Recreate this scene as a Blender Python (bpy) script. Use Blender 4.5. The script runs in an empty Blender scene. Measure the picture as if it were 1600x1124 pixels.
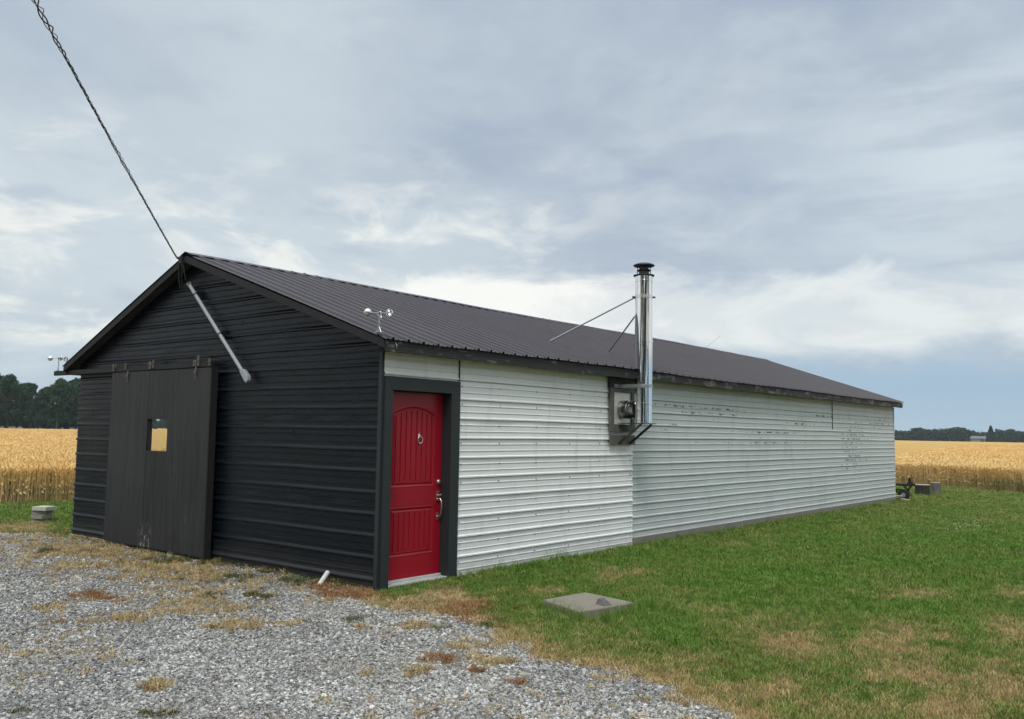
import bpy, bmesh, math, random
import numpy as np
from mathutils import Vector, Matrix
random.seed(7); RNG = np.random.default_rng(11)
SC = bpy.context.scene; COL = SC.collection
R = math.radians
HAZE = .00015

# ------------------------------------------------------------------ camera
CAM = Vector((7.0732, -6.5987, 1.6662))
cF = Vector((-0.62425476, 0.77696658, 0.0814182)); cR = Vector((0.78027956, 0.62522173, 0.01617381)); cU = Vector((0.03833792, -0.07362553, 0.99654879))
cd = bpy.data.cameras.new('camera'); cam = bpy.data.objects.new('camera', cd); COL.objects.link(cam)
cd.sensor_fit = 'HORIZONTAL'; cd.sensor_width = 36; cd.lens = 1397.07 / 1600 * 36
cd.clip_start = 0.05; cd.clip_end = 6000
cam.matrix_world = Matrix(((cR.x, cU.x, -cF.x, CAM.x), (cR.y, cU.y, -cF.y, CAM.y), (cR.z, cU.z, -cF.z, CAM.z), (0, 0, 0, 1)))
SC.camera = cam
SC.view_settings.view_transform = 'Standard'; SC.view_settings.look = 'None'
SC.view_settings.exposure = 0.13; SC.view_settings.gamma = 1.0
SC.cycles.use_denoising = True
SC.cycles.max_bounces = 6; SC.cycles.diffuse_bounces = 3; SC.cycles.glossy_bounces = 3
SC.cycles.transparent_max_bounces = 8; SC.cycles.volume_bounces = 0
SC.cycles.use_fast_gi = False

# ------------------------------------------------------------------ node helper
class NT:
    def __init__(s, nt): s.nt = nt; s.x = 0
    def n(s, t, **kw):
        nd = s.nt.nodes.new(t); s.x += 180; nd.location = (s.x, 0)
        ins = kw.pop('ins', {})
        for k, v in kw.items(): setattr(nd, k, v)
        for k, v in ins.items():
            i = nd.inputs[k]
            if isinstance(v, bpy.types.NodeSocket): s.nt.links.new(v, i)
            else: i.default_value = v
        return nd
    def math(s, op, a, b=0.0, c=None, clamp=False):
        ins = {0: a, 1: b}
        if c is not None: ins[2] = c
        return s.n('ShaderNodeMath', operation=op, use_clamp=clamp, ins=ins).outputs[0]
    def mix(s, f, a, b, mode='MIX'):
        nd = s.n('ShaderNodeMix', data_type='RGBA', blend_type=mode)
        for i, v in ((0, f), (6, a), (7, b)):
            if isinstance(v, bpy.types.NodeSocket): s.nt.links.new(v, nd.inputs[i])
            else: nd.inputs[i].default_value = v if i == 0 else (*v[:3], 1)
        return nd.outputs[2]
    def step(s, v, lo, hi):
        return s.n('ShaderNodeMapRange', interpolation_type='SMOOTHSTEP', ins={0: v, 1: lo, 2: hi, 3: 0.0, 4: 1.0}).outputs[0]
    def noise(s, vec, scale, detail=4, rough=.55, dist=0.0, out=0):
        return s.n('ShaderNodeTexNoise', ins={'Vector': vec, 'Scale': scale, 'Detail': detail, 'Roughness': rough, 'Distortion': dist}).outputs[out]
    def mapv(s, vec, sc=(1, 1, 1), loc=(0, 0, 0), rot=(0, 0, 0)):
        return s.n('ShaderNodeMapping', ins={'Vector': vec, 'Scale': sc, 'Location': loc, 'Rotation': rot}).outputs[0]
    def pos(s): return s.n('ShaderNodeNewGeometry').outputs['Position']
    def rnd(s): return s.n('ShaderNodeObjectInfo').outputs['Random']

def srgb(r, g, b):
    f = lambda c: c / 12.92 if c <= .04045 else ((c + .055) / 1.055) ** 2.4
    return (f(r / 255), f(g / 255), f(b / 255))

# ------------------------------------------------------------------ world: broken overcast over a Nishita sky
SUN_EL, SUN_AZ = R(52), R(150)          # azimuth clockwise from +Y
W = bpy.data.worlds.new('World'); SC.world = W; W.use_nodes = True
W.node_tree.nodes.clear(); t = NT(W.node_tree)
d = t.n('ShaderNodeTexCoord').outputs['Generated']
sep = t.n('ShaderNodeSeparateXYZ', ins={0: d}); X, Y, Z = sep.outputs
sky = t.n('ShaderNodeTexSky', sky_type='NISHITA', sun_disc=False, sun_elevation=SUN_EL, sun_rotation=SUN_AZ, air_density=1.2, dust_density=1.5)
Fh = (-.6263, .7796); Rh = (.7796, .6263)
rr = t.math('ADD', t.math('MULTIPLY', X, Rh[0]), t.math('MULTIPLY', Y, Rh[1]))
ff = t.math('ADD', t.math('MULTIPLY', X, Fh[0]), t.math('MULTIPLY', Y, Fh[1]))
u = t.math('ARCTAN2', rr, ff)            # azimuth about the axis of the long wall, radians
zc = t.math('MAXIMUM', Z, 0.0)
inv = t.math('DIVIDE', 1.0, t.math('ADD', zc, .14))
P = t.n('ShaderNodeCombineXYZ', ins={0: t.math('MULTIPLY', X, inv), 1: t.math('MULTIPLY', Y, inv), 2: 0.0}).outputs[0]
# angular coordinates for the clouds that stand low in the sky
Q = t.n('ShaderNodeCombineXYZ', ins={0: t.math('MULTIPLY', u, 3.0), 1: t.math('MULTIPLY', Z, 7.0), 2: 0.0}).outputs[0]
nbig = t.noise(P, .7, 6, .55, .3)
nmid = t.noise(P, 1.5, 6, .58, .35)
nfin = t.noise(t.mapv(Q, (1, 1, 1), (3.1, 1.7, 0)), 2.4, 8, .6, .5)
nsm = t.noise(t.mapv(Q, (1, 1, 1), (7.3, 4.2, 0)), 1.1, 4, .5, .4)
deck = t.mix(t.step(nbig, .38, .62), srgb(160, 174, 193), srgb(190, 202, 211))
deck = t.mix(t.math('MULTIPLY', t.step(nmid, .47, .70), .7), deck, srgb(198, 209, 216))
nw = t.noise(P, 3.4, 6, .6, .3)
deck = t.mix(t.math('MULTIPLY', t.step(nw, .52, .72), .40), deck, srgb(204, 214, 220))
deck = t.mix(t.math('MULTIPLY', t.step(t.noise(t.mapv(P, loc=(4, 4, 0)), 2.2, 5, .55, .5), .52, .72), .40), deck, srgb(152, 165, 184))
# streaks lighter towards the right (upper right of the view)
rgt = t.math('MULTIPLY', t.step(u, .18, .50), t.math('MULTIPLY', t.step(Z, .10, .22), t.math('SUBTRACT', 1.0, t.step(Z, .30, .42))))
strk = t.noise(t.mapv(Q, (.6, 2.0, 1), (1.3, 0, 0), (0, 0, R(-24))), 1.6, 6, .55, .3)
deck = t.mix(t.math('MULTIPLY', rgt, t.step(strk, .30, .62)), deck, srgb(206, 218, 225))
# broken bright cloud on the left
lreg = t.math('MULTIPLY', t.math('SUBTRACT', 1.0, t.step(u, -.12, .22)), t.math('SUBTRACT', 1.0, t.step(t.math('ADD', Z, t.math('MULTIPLY', t.math('SUBTRACT', nsm, .5), .16)), .23, .33)))
deck = t.mix(t.math('MULTIPLY', lreg, .75), deck, srgb(204, 214, 219))
lb = t.math('MULTIPLY', lreg, t.step(nfin, .46, .64))
deck = t.mix(t.math('MULTIPLY', lb, .85), deck, srgb(240, 241, 236))
lgrey = t.math('MULTIPLY', lreg, t.step(t.noise(t.mapv(Q, (1, 2.2, 1), (9.3, 2, 0)), 2.0, 5, .5, .4), .52, .68))
deck = t.mix(t.math('MULTIPLY', lgrey, .5), deck, srgb(172, 187, 202))
# bright band under the deck, its upper rim billowed
wob = t.math('MULTIPLY', t.math('SUBTRACT', t.noise(Q, 2.1, 8, .62, .6), .5), .115)
ze = t.math('ADD', Z, wob)
band = t.math('MULTIPLY', t.step(ze, .075, .110), t.math('SUBTRACT', 1.0, t.step(ze, .152, .184)))
band = t.math('MULTIPLY', band, t.step(u, -.32, -.10))
band = t.math('MULTIPLY', band, t.math('ADD', .60, t.math('MULTIPLY', t.step(nfin, .36, .58), .40)))
bandc = t.mix(t.step(u, .05, .30), srgb(247, 247, 242), srgb(226, 231, 231))
deck = t.mix(band, deck, bandc)
# low clear strip to the right: bluish
low = t.math('SUBTRACT', 1.0, t.step(t.math('ADD', Z, t.math('MULTIPLY', wob, .5)), .055, .105))
low = t.math('MULTIPLY', low, t.math('ADD', .45, t.math('MULTIPLY', t.step(u, -.35, .1), .55)))
lowc = t.mix(t.step(Z, -.01, .05), srgb(168, 194, 211), srgb(156, 183, 206))
lowc = t.mix(t.math('MULTIPLY', t.step(t.noise(t.mapv(Q, (.7, 3, 1), (2, 8, 0)), 1.5, 5, .5, .2), .48, .66), .4), lowc, srgb(178, 196, 212))
deck = t.mix(low, deck, lowc)
# the overcast is brighter overhead and towards the sun, behind the camera
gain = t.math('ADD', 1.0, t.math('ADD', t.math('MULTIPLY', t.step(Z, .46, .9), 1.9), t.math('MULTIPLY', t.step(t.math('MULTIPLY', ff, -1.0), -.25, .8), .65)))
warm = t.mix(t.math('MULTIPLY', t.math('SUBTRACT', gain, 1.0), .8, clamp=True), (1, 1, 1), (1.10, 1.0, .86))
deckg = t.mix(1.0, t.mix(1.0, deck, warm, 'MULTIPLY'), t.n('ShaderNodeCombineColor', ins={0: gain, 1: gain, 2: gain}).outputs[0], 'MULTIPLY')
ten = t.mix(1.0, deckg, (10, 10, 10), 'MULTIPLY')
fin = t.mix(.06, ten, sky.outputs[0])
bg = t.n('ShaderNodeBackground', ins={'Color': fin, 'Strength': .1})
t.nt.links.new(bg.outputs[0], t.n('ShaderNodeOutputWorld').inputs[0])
for nd in t.nt.nodes:
    if nd.type == 'MIX': nd.clamp_factor = True

sd = bpy.data.lights.new('sun', 'SUN'); sun = bpy.data.objects.new('sun', sd); COL.objects.link(sun)
sd.energy = 1.5; sd.angle = R(14); sd.color = (1, .96, .9)
sdir = Vector((math.sin(SUN_AZ) * math.cos(SUN_EL), math.cos(SUN_AZ) * math.cos(SUN_EL), math.sin(SUN_EL)))
sun.rotation_euler = sdir.to_track_quat('Z', 'Y').to_euler(); sun.location = (20, -20, 30)

# ------------------------------------------------------------------ materials
def mat(name, build):
    m = bpy.data.materials.new(name); m.use_nodes = True; m.node_tree.nodes.clear()
    t = NT(m.node_tree)
    b = t.n('ShaderNodeBsdfPrincipled'); o = t.n('ShaderNodeOutputMaterial')
    t.nt.links.new(b.outputs[0], o.inputs[0]); t.b = b
    def setp(k, v):
        if isinstance(v, bpy.types.NodeSocket): t.nt.links.new(v, b.inputs[k])
        else: b.inputs[k].default_value = (*v[:3], 1) if hasattr(v, '__len__') else v
    def bump(h, dist=.01, st=1.0):
        t.nt.links.new(t.n('ShaderNodeBump', ins={'Height': h, 'Distance': dist, 'Strength': st}).outputs[0], b.inputs['Normal'])
    t.bump = bump
    build(t, setp); return m
def simple(name, c, rough=.6, metal=0.0, var=.15, sc=6.0, bumpd=0.0):
    def f(t, s):
        n = t.noise(t.pos(), sc, 5, .6)
        s('Base Color', t.mix(n, tuple(x * (1 - var) for x in c), tuple(x * (1 + var) for x in c)))
        s('Roughness', rough); s('Metallic', metal)
        if bumpd: t.bump(t.noise(t.pos(), sc * 6, 4, .6), bumpd)
    return mat(name, f)

def f_black_clad(t, s):
    p = t.pos(); n = t.noise(p, 2.2, 5); st = t.noise(t.mapv(p, (9, 9, .7)), 1.5, 5, .65)
    c = t.mix(n, (.0012, .0036, .0074), (.0030, .0064, .0108))
    c = t.mix(t.math('MULTIPLY', t.step(st, .55, .8), .3), c, (.018, .022, .026))
    z = t.n('ShaderNodeSeparateXYZ', ins={0: p}).outputs[2]
    dirt = t.math('MULTIPLY', t.math('SUBTRACT', 1.0, t.step(t.math('ADD', z, t.math('MULTIPLY', n, .3)), .1, .5)), .5)
    c = t.mix(dirt, c, (.05, .05, .045))
    sp = t.step(t.noise(p, 38, 2, .5), .76, .80)
    c = t.mix(t.math('MULTIPLY', sp, .5), c, (.12, .12, .12))
    s('Base Color', c); s('Roughness', t.math('ADD', .30, t.math('MULTIPLY', n, .16))); s('Specular IOR Level', .28)
M_BLACK = mat('black painted steel cladding', f_black_clad)

def f_white_new(t, s):
    p = t.pos(); n = t.noise(p, 1.8, 5); st = t.noise(t.mapv(p, (6, 6, .9)), 1.2, 6, .6)
    c = t.mix(n, (.74, .745, .745), (.82, .825, .825))
    c = t.mix(t.math('MULTIPLY', t.step(st, .5, .8), .35), c, (.40, .44, .43))
    z = t.n('ShaderNodeSeparateXYZ', ins={0: p}).outputs[2]
    d = t.math('SUBTRACT', 1.0, t.step(t.math('ADD', z, t.math('MULTIPLY', t.noise(p, 5, 4), .25)), .1, .34))
    c = t.mix(t.math('MULTIPLY', d, .45), c, (.25, .26, .2))
    s('Base Color', c); s('Roughness', .42); s('Specular IOR Level', .4)
M_WNEW = mat('white painted steel cladding', f_white_new)

def f_white_old(t, s):
    p = t.pos(); n = t.noise(p, 1.1, 5); st = t.noise(t.mapv(p, (3, 2.2, .8)), 1.4, 6, .6)
    c = t.mix(n, (.455, .485, .485), (.56, .585, .585))
    c = t.mix(t.math('MULTIPLY', t.step(st, .48, .8), .4), c, (.29, .34, .34))
    sx, sy, sz = t.n('ShaderNodeSeparateXYZ', ins={0: p}).outputs
    # flaked paint: short horizontal chips, in a few bands and patches
    ch = t.noise(t.mapv(p, (1, 3.6, 9)), 1.6, 6, .66)
    fine = t.noise(t.mapv(p, (1, 16, 60), (4, 2, 1)), 1.2, 3, .6)
    def blob(y0, z0, ry, rz):
        a = t.math('DIVIDE', t.math('SUBTRACT', sy, y0), ry); b = t.math('DIVIDE', t.math('SUBTRACT', sz, z0), rz)
        return t.math('SUBTRACT', 1.0, t.math('SQRT', t.math('ADD', t.math('MULTIPLY', a, a), t.math('MULTIPLY', b, b))), clamp=True)
    m = 0.0
    for a in ((7.9, 2.06, 1.9, .13), (6.6, 2.14, 1.2, .08), (8.3, 2.12, 1.2, .14), (11.9, 1.96, 1.1, .09), (10.6, 1.76, 2.2, .09), (10.3, 1.57, 3.0, .08), (15.3, 1.72, 1.5, .6), (13.2, 2.15, 1.2, .08), (17.3, 2.05, 1.5, .2), (6.2, 1.80, .4, .09), (7.2, 1.58, .3, .06), (15.3, 1.2, 1.4, .4)):
        m = t.math('MAXIMUM', m, blob(*a))
    th = t.math('SUBTRACT', .70, t.math('MULTIPLY', t.math('POWER', m, .5), .175))
    sc_ = t.math('ADD', t.math('MULTIPLY', ch, .78), t.math('MULTIPLY', fine, .22))
    rowf = t.math('FRACT', t.math('DIVIDE', t.math('SUBTRACT', sz, .013), .1)); rowm = t.math('MULTIPLY', t.step(rowf, .08, .18), t.math('SUBTRACT', 1.0, t.step(rowf, .42, .55)))
    chip = t.math('MULTIPLY', t.step(t.math('SUBTRACT', sc_, t.math('SUBTRACT', th, .044)), 0.0, .018), rowm)
    c = t.mix(t.math('MULTIPLY', chip, .95), c, (.055, .065, .065))
    pl = t.step(t.noise(t.mapv(p, (1, 4, 22), (2, 9, 4)), 1.6, 4, .6), .70, .73)
    c = t.mix(t.math('MULTIPLY', pl, .5), c, (.60, .66, .66))
    s('Base Color', c); s('Roughness', .5); s('Specular IOR Level', .3)
M_WOLD = mat('aged white painted cladding', f_white_old)

def f_roof(t, s):
    p = t.pos(); n = t.noise(p, 1.4, 5); st = t.noise(t.mapv(p, (.6, 7, .6)), 1.3, 5, .6)
    c = t.mix(n, (.026, .020, .028), (.052, .042, .054))
    c = t.mix(t.math('MULTIPLY', t.step(st, .5, .8), .4), c, (.065, .060, .070))
    s('Base Color', c); s('Roughness', .34); s('Specular IOR Level', .62)
M_ROOF = mat('dark brown painted roof steel', f_roof)

def f_oldwood(t, s):
    p = t.pos(); g = t.noise(t.mapv(p, (2, 2, 14)), 2.0, 6, .65)
    c = t.mix(g, (.010, .010, .012), (.032, .031, .034))
    pe = t.noise(t.mapv(p, (1, 1.5, 4)), 2.4, 7, .68); sy = t.n('ShaderNodeSeparateXYZ', ins={0: p}).outputs[1]
    th = t.math('SUBTRACT', .55, t.math('MULTIPLY', t.step(sy, 4.0, 8.0), .08))
    c = t.mix(t.math('MULTIPLY', t.step(pe, th, .70), .9), c, (.24, .23, .215))
    s('Base Color', c); s('Roughness', .75); t.bump(g, .006)
M_FASCIA = mat('flaking black fascia board', f_oldwood)
M_BARGE = simple('dark stained barge board', (.0075, .0075, .009), .75, 0, .4, 9, .003)
M_SOFFIT = simple('dark soffit boards', (.03, .03, .032), .8, 0, .3, 5, .004)

def f_slide(t, s):
    p = t.pos(); g = t.step(t.noise(t.mapv(p, (7, 7, .4)), 2.2, 7, .72, .3), .30, .72); n = t.noise(p, 1.1, 4)
    c = t.mix(g, (.0030, .0038, .0050), (.019, .0197, .021))
    c = t.mix(t.math('MULTIPLY', t.step(n, .4, .75), .3), c, (.034, .034, .034))
    sx, sy, sz = t.n('ShaderNodeSeparateXYZ', ins={0: p}).outputs
    scr = t.step(t.noise(t.mapv(p, (24, 24, 1.6), (3, 0, 1)), 1.6, 5, .6), .68, .74)
    lowm = t.math('SUBTRACT', 1.0, t.step(sz, .3, 2.2))
    c = t.mix(t.math('MULTIPLY', scr, t.math('ADD', .15, t.math('MULTIPLY', lowm, .35))), c, (.17, .17, .17))
    a = t.math('ABSOLUTE', t.math('ADD', sx, 4.42)); blob = t.math('MULTIPLY', t.math('SUBTRACT', 1.0, t.step(a, .06, .24)), t.math('SUBTRACT', 1.0, t.step(sz, .18, .42)))
    c = t.mix(t.math('MULTIPLY', blob, t.step(t.noise(t.mapv(p, (3, 3, 1)), 9, 5, .7), .52, .62)), c, (.25, .25, .25))
    s('Base Color', c); s('Roughness', .62); t.bump(g, .004)
M_SLIDE = mat('weathered black barn door timber', f_slide)

def f_red(t, s):
    p = t.pos(); n = t.noise(p, 3, 5)
    sc2 = t.step(t.noise(t.mapv(p, (5, 5, 1.2)), 3, 6, .7), .62, .78)
    c = t.mix(n, (.26, .0035, .014), (.32, .006, .019))
    c = t.mix(t.math('MULTIPLY', sc2, .35), c, (.30, .05, .05))
    s('Base Color', c); s('Roughness', t.math('ADD', .34, t.math('MULTIPLY', sc2, .3))); s('Specular IOR Level', .35); t.bump(t.noise(t.mapv(p, (60, 60, 6)), 3, 4), .0006)
M_RED = mat('red painted door', f_red)
M_CASE = simple('dark grey painted trim', (.016, .021, .024), .6, 0, .18, 4, .001)
M_SILL = simple('worn white door sill', (.42, .43, .42), .6, 0, .25, 14)
M_NICKEL = simple('brushed nickel', (.62, .56, .52), .32, 1, .1, 20)
M_STEEL = simple('polished stainless flue', (.78, .78, .78), .045, 1, .04, 2.5)
M_STEELD = simple('dull dark steel', (.06, .06, .065), .45, .8, .3, 9)
M_TEE = simple('darkened stainless tee', (.34, .34, .34), .22, 1, .2, 6)
M_GALV = simple('galvanised steel', (.42, .45, .46), .38, .9, .25, 12)
M_ALU = simple('bare aluminium flashing', (.75, .74, .72), .25, 1, .1, 6)
M_PLASTIC = simple('grey conduit plastic', (.27, .30, .32), .45, 0, .15, 10)
M_RUST = simple('rusted hanger iron', (.11, .10, .085), .6, .4, .45, 25)
M_CABLE = simple('black cable jacket', (.012, .012, .013), .5, 0, .3, 30)
M_CABLE2 = simple('bare aluminium neutral wire', (.25, .25, .26), .4, .8, .3, 30)
M_CHROME = simple('chrome cup', (.86, .86, .86), .09, 1, .03, 6)
def f_conc(lo, hi, sc=7):
    def f(t, s):
        p = t.pos(); n = t.noise(p, sc, 7, .65); g = t.noise(p, sc * 14, 3, .6)
        c = t.mix(n, lo, hi); c = t.mix(t.math('MULTIPLY', t.step(g, .6, .75), .4), c, tuple(x * .5 for x in lo))
        s('Base Color', c); s('Roughness', .9); t.bump(t.math('ADD', n, t.math('MULTIPLY', g, .3)), .008)
    return f
M_CONC = mat('weathered concrete', f_conc((.135, .12, .098), (.25, .225, .185)))
M_FOUND = mat('dirty foundation concrete', f_conc((.10, .10, .085), (.26, .25, .21), 3))
M_PAVER = mat('mossy concrete paver', f_conc((.16, .16, .135), (.27, .265, .23)))
M_PAVERT = mat('pale concrete paver', f_conc((.34, .35, .29), (.46, .46, .40)))
M_STONE = mat('dark chipped stone', f_conc((.06, .055, .055), (.14, .13, .125), 16))
M_PVC = simple('white pvc', (.62, .62, .60), .4, 0, .15, 18)
M_BARK = simple('grey bark', (.15, .135, .12), .9, 0, .5, 14, .03)
M_BARKD = simple('dark wet bark', (.035, .03, .028), .9, 0, .5, 14, .03)
M_CUT = simple('weathered sawn timber', (.30, .28, .25), .85, 0, .3, 10, .004)
M_WOODG = simple('grey weathered frame timber', (.10, .10, .092), .85, 0, .35, 14, .004)
M_PLATE = simple('pale flashing sheet', (.62, .62, .60), .45, .35, .15, 8)
M_PLANK = simple('bleached plank', (.42, .40, .33), .8, 0, .25, 9, .003)
M_RUBBER = simple('black rubber', (.010, .011, .010), .7, 0, .3, 20)
M_DARKW = simple('black weathered timber', (.012, .014, .011), .8, 0, .4, 12, .004)
def f_glass(t, s):
    p = t.pos(); s('Base Color', (.80, .82, .84)); s('Metallic', 1.0); s('Roughness', t.math('MULTIPLY', t.step(t.noise(p, 9, 5, .6), .45, .8), .10))
    t.bump(t.noise(p, 2.2, 2), .002)
M_MIRROR = mat('mirrored window glass', f_glass)
M_DGLASS = simple('dark plain glass', (.02, .025, .03), .05, 0, .1, 3)

# vegetation / ground colour
def lawn_colour(t, p):
    a = t.n('ShaderNodeAttribute', attribute_type='GEOMETRY', attribute_name='msk').outputs['Color']
    return a
def leafmat(name, lo, hi, rough=.7, trans=0.0, wsc=.0, wlo=(1, 1, 1), whi=(1, 1, 1), asc=None):
    def f(t, s):
        r = t.rnd(); c = t.mix(r, lo, hi)
        p = t.pos()
        if asc: c = t.mix(t.noise(p, asc, 4, .6), tuple(x * .72 for x in lo), c)
        if wsc: c = t.mix(1.0, c, t.mix(t.step(t.noise(p, wsc, 5, .6), .35, .65), wlo, whi), 'MULTIPLY')
        s('Base Color', c); s('Roughness', rough); s('Specular IOR Level', .2)
        if trans: s('Transmission Weight', 0.0); s('Subsurface Weight', 0.0)
    return mat(name, f)
M_SOIL = mat('soil and thatch', lambda t, s: (s('Base Color', t.mix(t.noise(t.pos(), 6, 6, .65), (.030, .040, .014), (.075, .082, .035))), s('Roughness', .95), t.bump(t.noise(t.pos(), 30, 5, .7), .03)))

# blades carry a per-point 'dry' value: 0 lush, 1 dead straw
def f_blade(t, s):
    dry = t.n('ShaderNodeAttribute', attribute_type='INSTANCER', attribute_name='dry').outputs['Fac']
    r = t.rnd(); p = t.pos()
    g = t.mix(r, (.055, .135, .014), (.140, .255, .040))
    g = t.mix(t.step(t.noise(p, .9, 4, .6), .35, .7), g, t.mix(r, (.090, .148, .024), (.180, .240, .055)))
    dd = t.mix(r, (.30, .215, .095), (.52, .39, .19))
    c = t.mix(t.step(dry, .15, .95), g, dd)
    s('Base Color', c); s('Roughness', .65); s('Specular IOR Level', .2)
M_BLADE = mat('grass blade', f_blade)
def f_lawn(t, s):
    dry = t.n('ShaderNodeAttribute', attribute_type='GEOMETRY', attribute_name='dry').outputs['Fac']
    p = t.pos(); n = t.noise(p, 5, 6, .65); n2 = t.noise(p, 60, 4, .7)
    g = t.mix(n2, (.040, .085, .010), (.095, .165, .028))
    b = t.mix(n2, (.12, .10, .045), (.25, .20, .10))
    c = t.mix(t.step(t.math('ADD', dry, t.math('MULTIPLY', t.math('SUBTRACT', n, .5), .5)), .2, .9), g, b)
    s('Base Color', c); s('Roughness', .95); s('Specular IOR Level', .08); t.bump(n2, .03)
M_LAWN = mat('lawn ground', f_lawn)
def f_gravel(t, s):
    dry = t.n('ShaderNodeAttribute', attribute_type='GEOMETRY', attribute_name='dry').outputs['Fac']
    p = t.pos(); v = t.n('ShaderNodeTexVoronoi', ins={'Vector': p, 'Scale': 55.0, 'Randomness': 1.0})
    h = t.n('ShaderNodeSeparateColor', ins={0: v.outputs['Color']}).outputs[0]
    c = t.mix(h, (.12, .118, .112), (.36, .355, .34)); n = t.noise(p, 3, 6, .65)
    c = t.mix(t.step(t.math('ADD', dry, t.math('MULTIPLY', t.math('SUBTRACT', n, .5), .6)), .35, .9), c, t.mix(t.noise(p, 50, 4, .7), (.10, .08, .045), (.28, .22, .13)))
    s('Base Color', c); s('Roughness', .95)
    t.bump(t.math('SUBTRACT', 1.0, v.outputs['Distance']), .012)
M_GRAVEL = mat('crushed limestone bed', f_gravel)
def f_pebble(t, s):
    r = t.rnd(); p = t.pos()
    ramp = t.n('ShaderNodeValToRGB', ins={0: r}); e = ramp.color_ramp.elements
    e[0].position = 0; e[0].color = (.075, .076, .078, 1); e[1].position = 1; e[1].color = (.62, .615, .60, 1)
    for q, c in ((.3, (.185, .188, .190)), (.62, (.30, .302, .300)), (.88, (.43, .43, .42))): x = e.new(q); x.color = (*c, 1)
    dirt = t.step(t.noise(p, .55, 5, .6), .46, .70); big = t.noise(p, .9, 5, .6)
    c = t.mix(t.math('MULTIPLY', dirt, .3), ramp.outputs[0], (.30, .27, .21))
    c = t.mix(1.0, c, t.mix(t.step(big, .35, .65), (.78, .78, .79), (1.06, 1.06, 1.05)), 'MULTIPLY')
    s('Base Color', c); s('Roughness', .85)
M_PEBBLE = mat('crushed limestone pebbles', f_pebble)
def f_straw(t, s):
    k = t.n('ShaderNodeAttribute', attribute_type='INSTANCER', attribute_name='dry').outputs['Fac']; r = t.rnd()
    c = t.mix(r, (.30, .22, .105), (.54, .42, .23))
    c = t.mix(t.step(k, 1.4, 1.6), c, t.mix(r, (.20, .095, .045), (.32, .17, .08)))
    c = t.mix(t.step(k, 2.4, 2.6), c, t.mix(r, (.050, .062, .018), (.125, .125, .035)))
    s('Base Color', c); s('Roughness', .8); s('Specular IOR Level', .2)
M_STRAW = mat('dead grass', f_straw)
def f_wheat(t, s):
    z = t.n('ShaderNodeSeparateXYZ', ins={0: t.pos()}).outputs[2]; r = t.rnd(); p = t.pos()
    top = t.mix(r, (.60, .41, .17), (.80, .58, .29))
    top = t.mix(t.step(t.noise(p, .07, 5, .6), .4, .65), top, t.mix(r, (.64, .41, .15), (.76, .51, .21)))
    bot = t.mix(r, (.42, .30, .135), (.74, .54, .27))
    bot = t.mix(t.step(t.noise(p, .5, 3), .46, .62), bot, (.36, .32, .13))
    s('Base Color', t.mix(t.step(z, .25, .56), bot, top)); s('Roughness', .75); s('Specular IOR Level', .15)
M_WHEAT = mat('ripe wheat', f_wheat)
def f_wheatsheet(t, s):
    p = t.pos(); n = t.noise(t.mapv(p, (1, 1, 1)), 2.6, 7, .7); b = t.noise(p, .05, 6, .6); r = t.noise(t.mapv(p, (.06, .9, 1), rot=(0, 0, R(20))), .5, 5, .6)
    c = t.mix(n, (.42, .275, .105), (.58, .39, .16))
    c = t.mix(t.math('MULTIPLY', t.step(b, .4, .65), .5), c, (.56, .34, .125))
    c = t.mix(t.math('MULTIPLY', t.step(r, .48, .66), .35), c, (.40, .29, .12))
    s('Base Color', c); s('Roughness', 1.0); s('Specular IOR Level', 0.0); t.bump(n, .2)
M_WSHEET = mat('wheat canopy', f_wheatsheet)
def f_tree(lo, hi):
    def f(t, s):
        p = t.pos(); n = t.noise(p, .35, 4, .6); r = t.noise(p, 2.5, 2)
        s('Base Color', t.mix(t.math('ADD', t.math('MULTIPLY', n, .6), t.math('MULTIPLY', r, .4)), lo, hi)); s('Roughness', .7); s('Specular IOR Level', .15)
    return f
M_LEAF = mat('dark woodland leaves', f_tree((.008, .030, .016), (.034, .080, .036)))
M_LEAF2 = mat('bluish woodland leaves', f_tree((.012, .030, .022), (.042, .076, .044)))
M_CONIF = mat('dark conifer needles', f_tree((.010, .024, .018), (.030, .052, .034)))
M_TRUNK = simple('tree bark', (.10, .085, .07), .9, 0, .3, 2)

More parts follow.
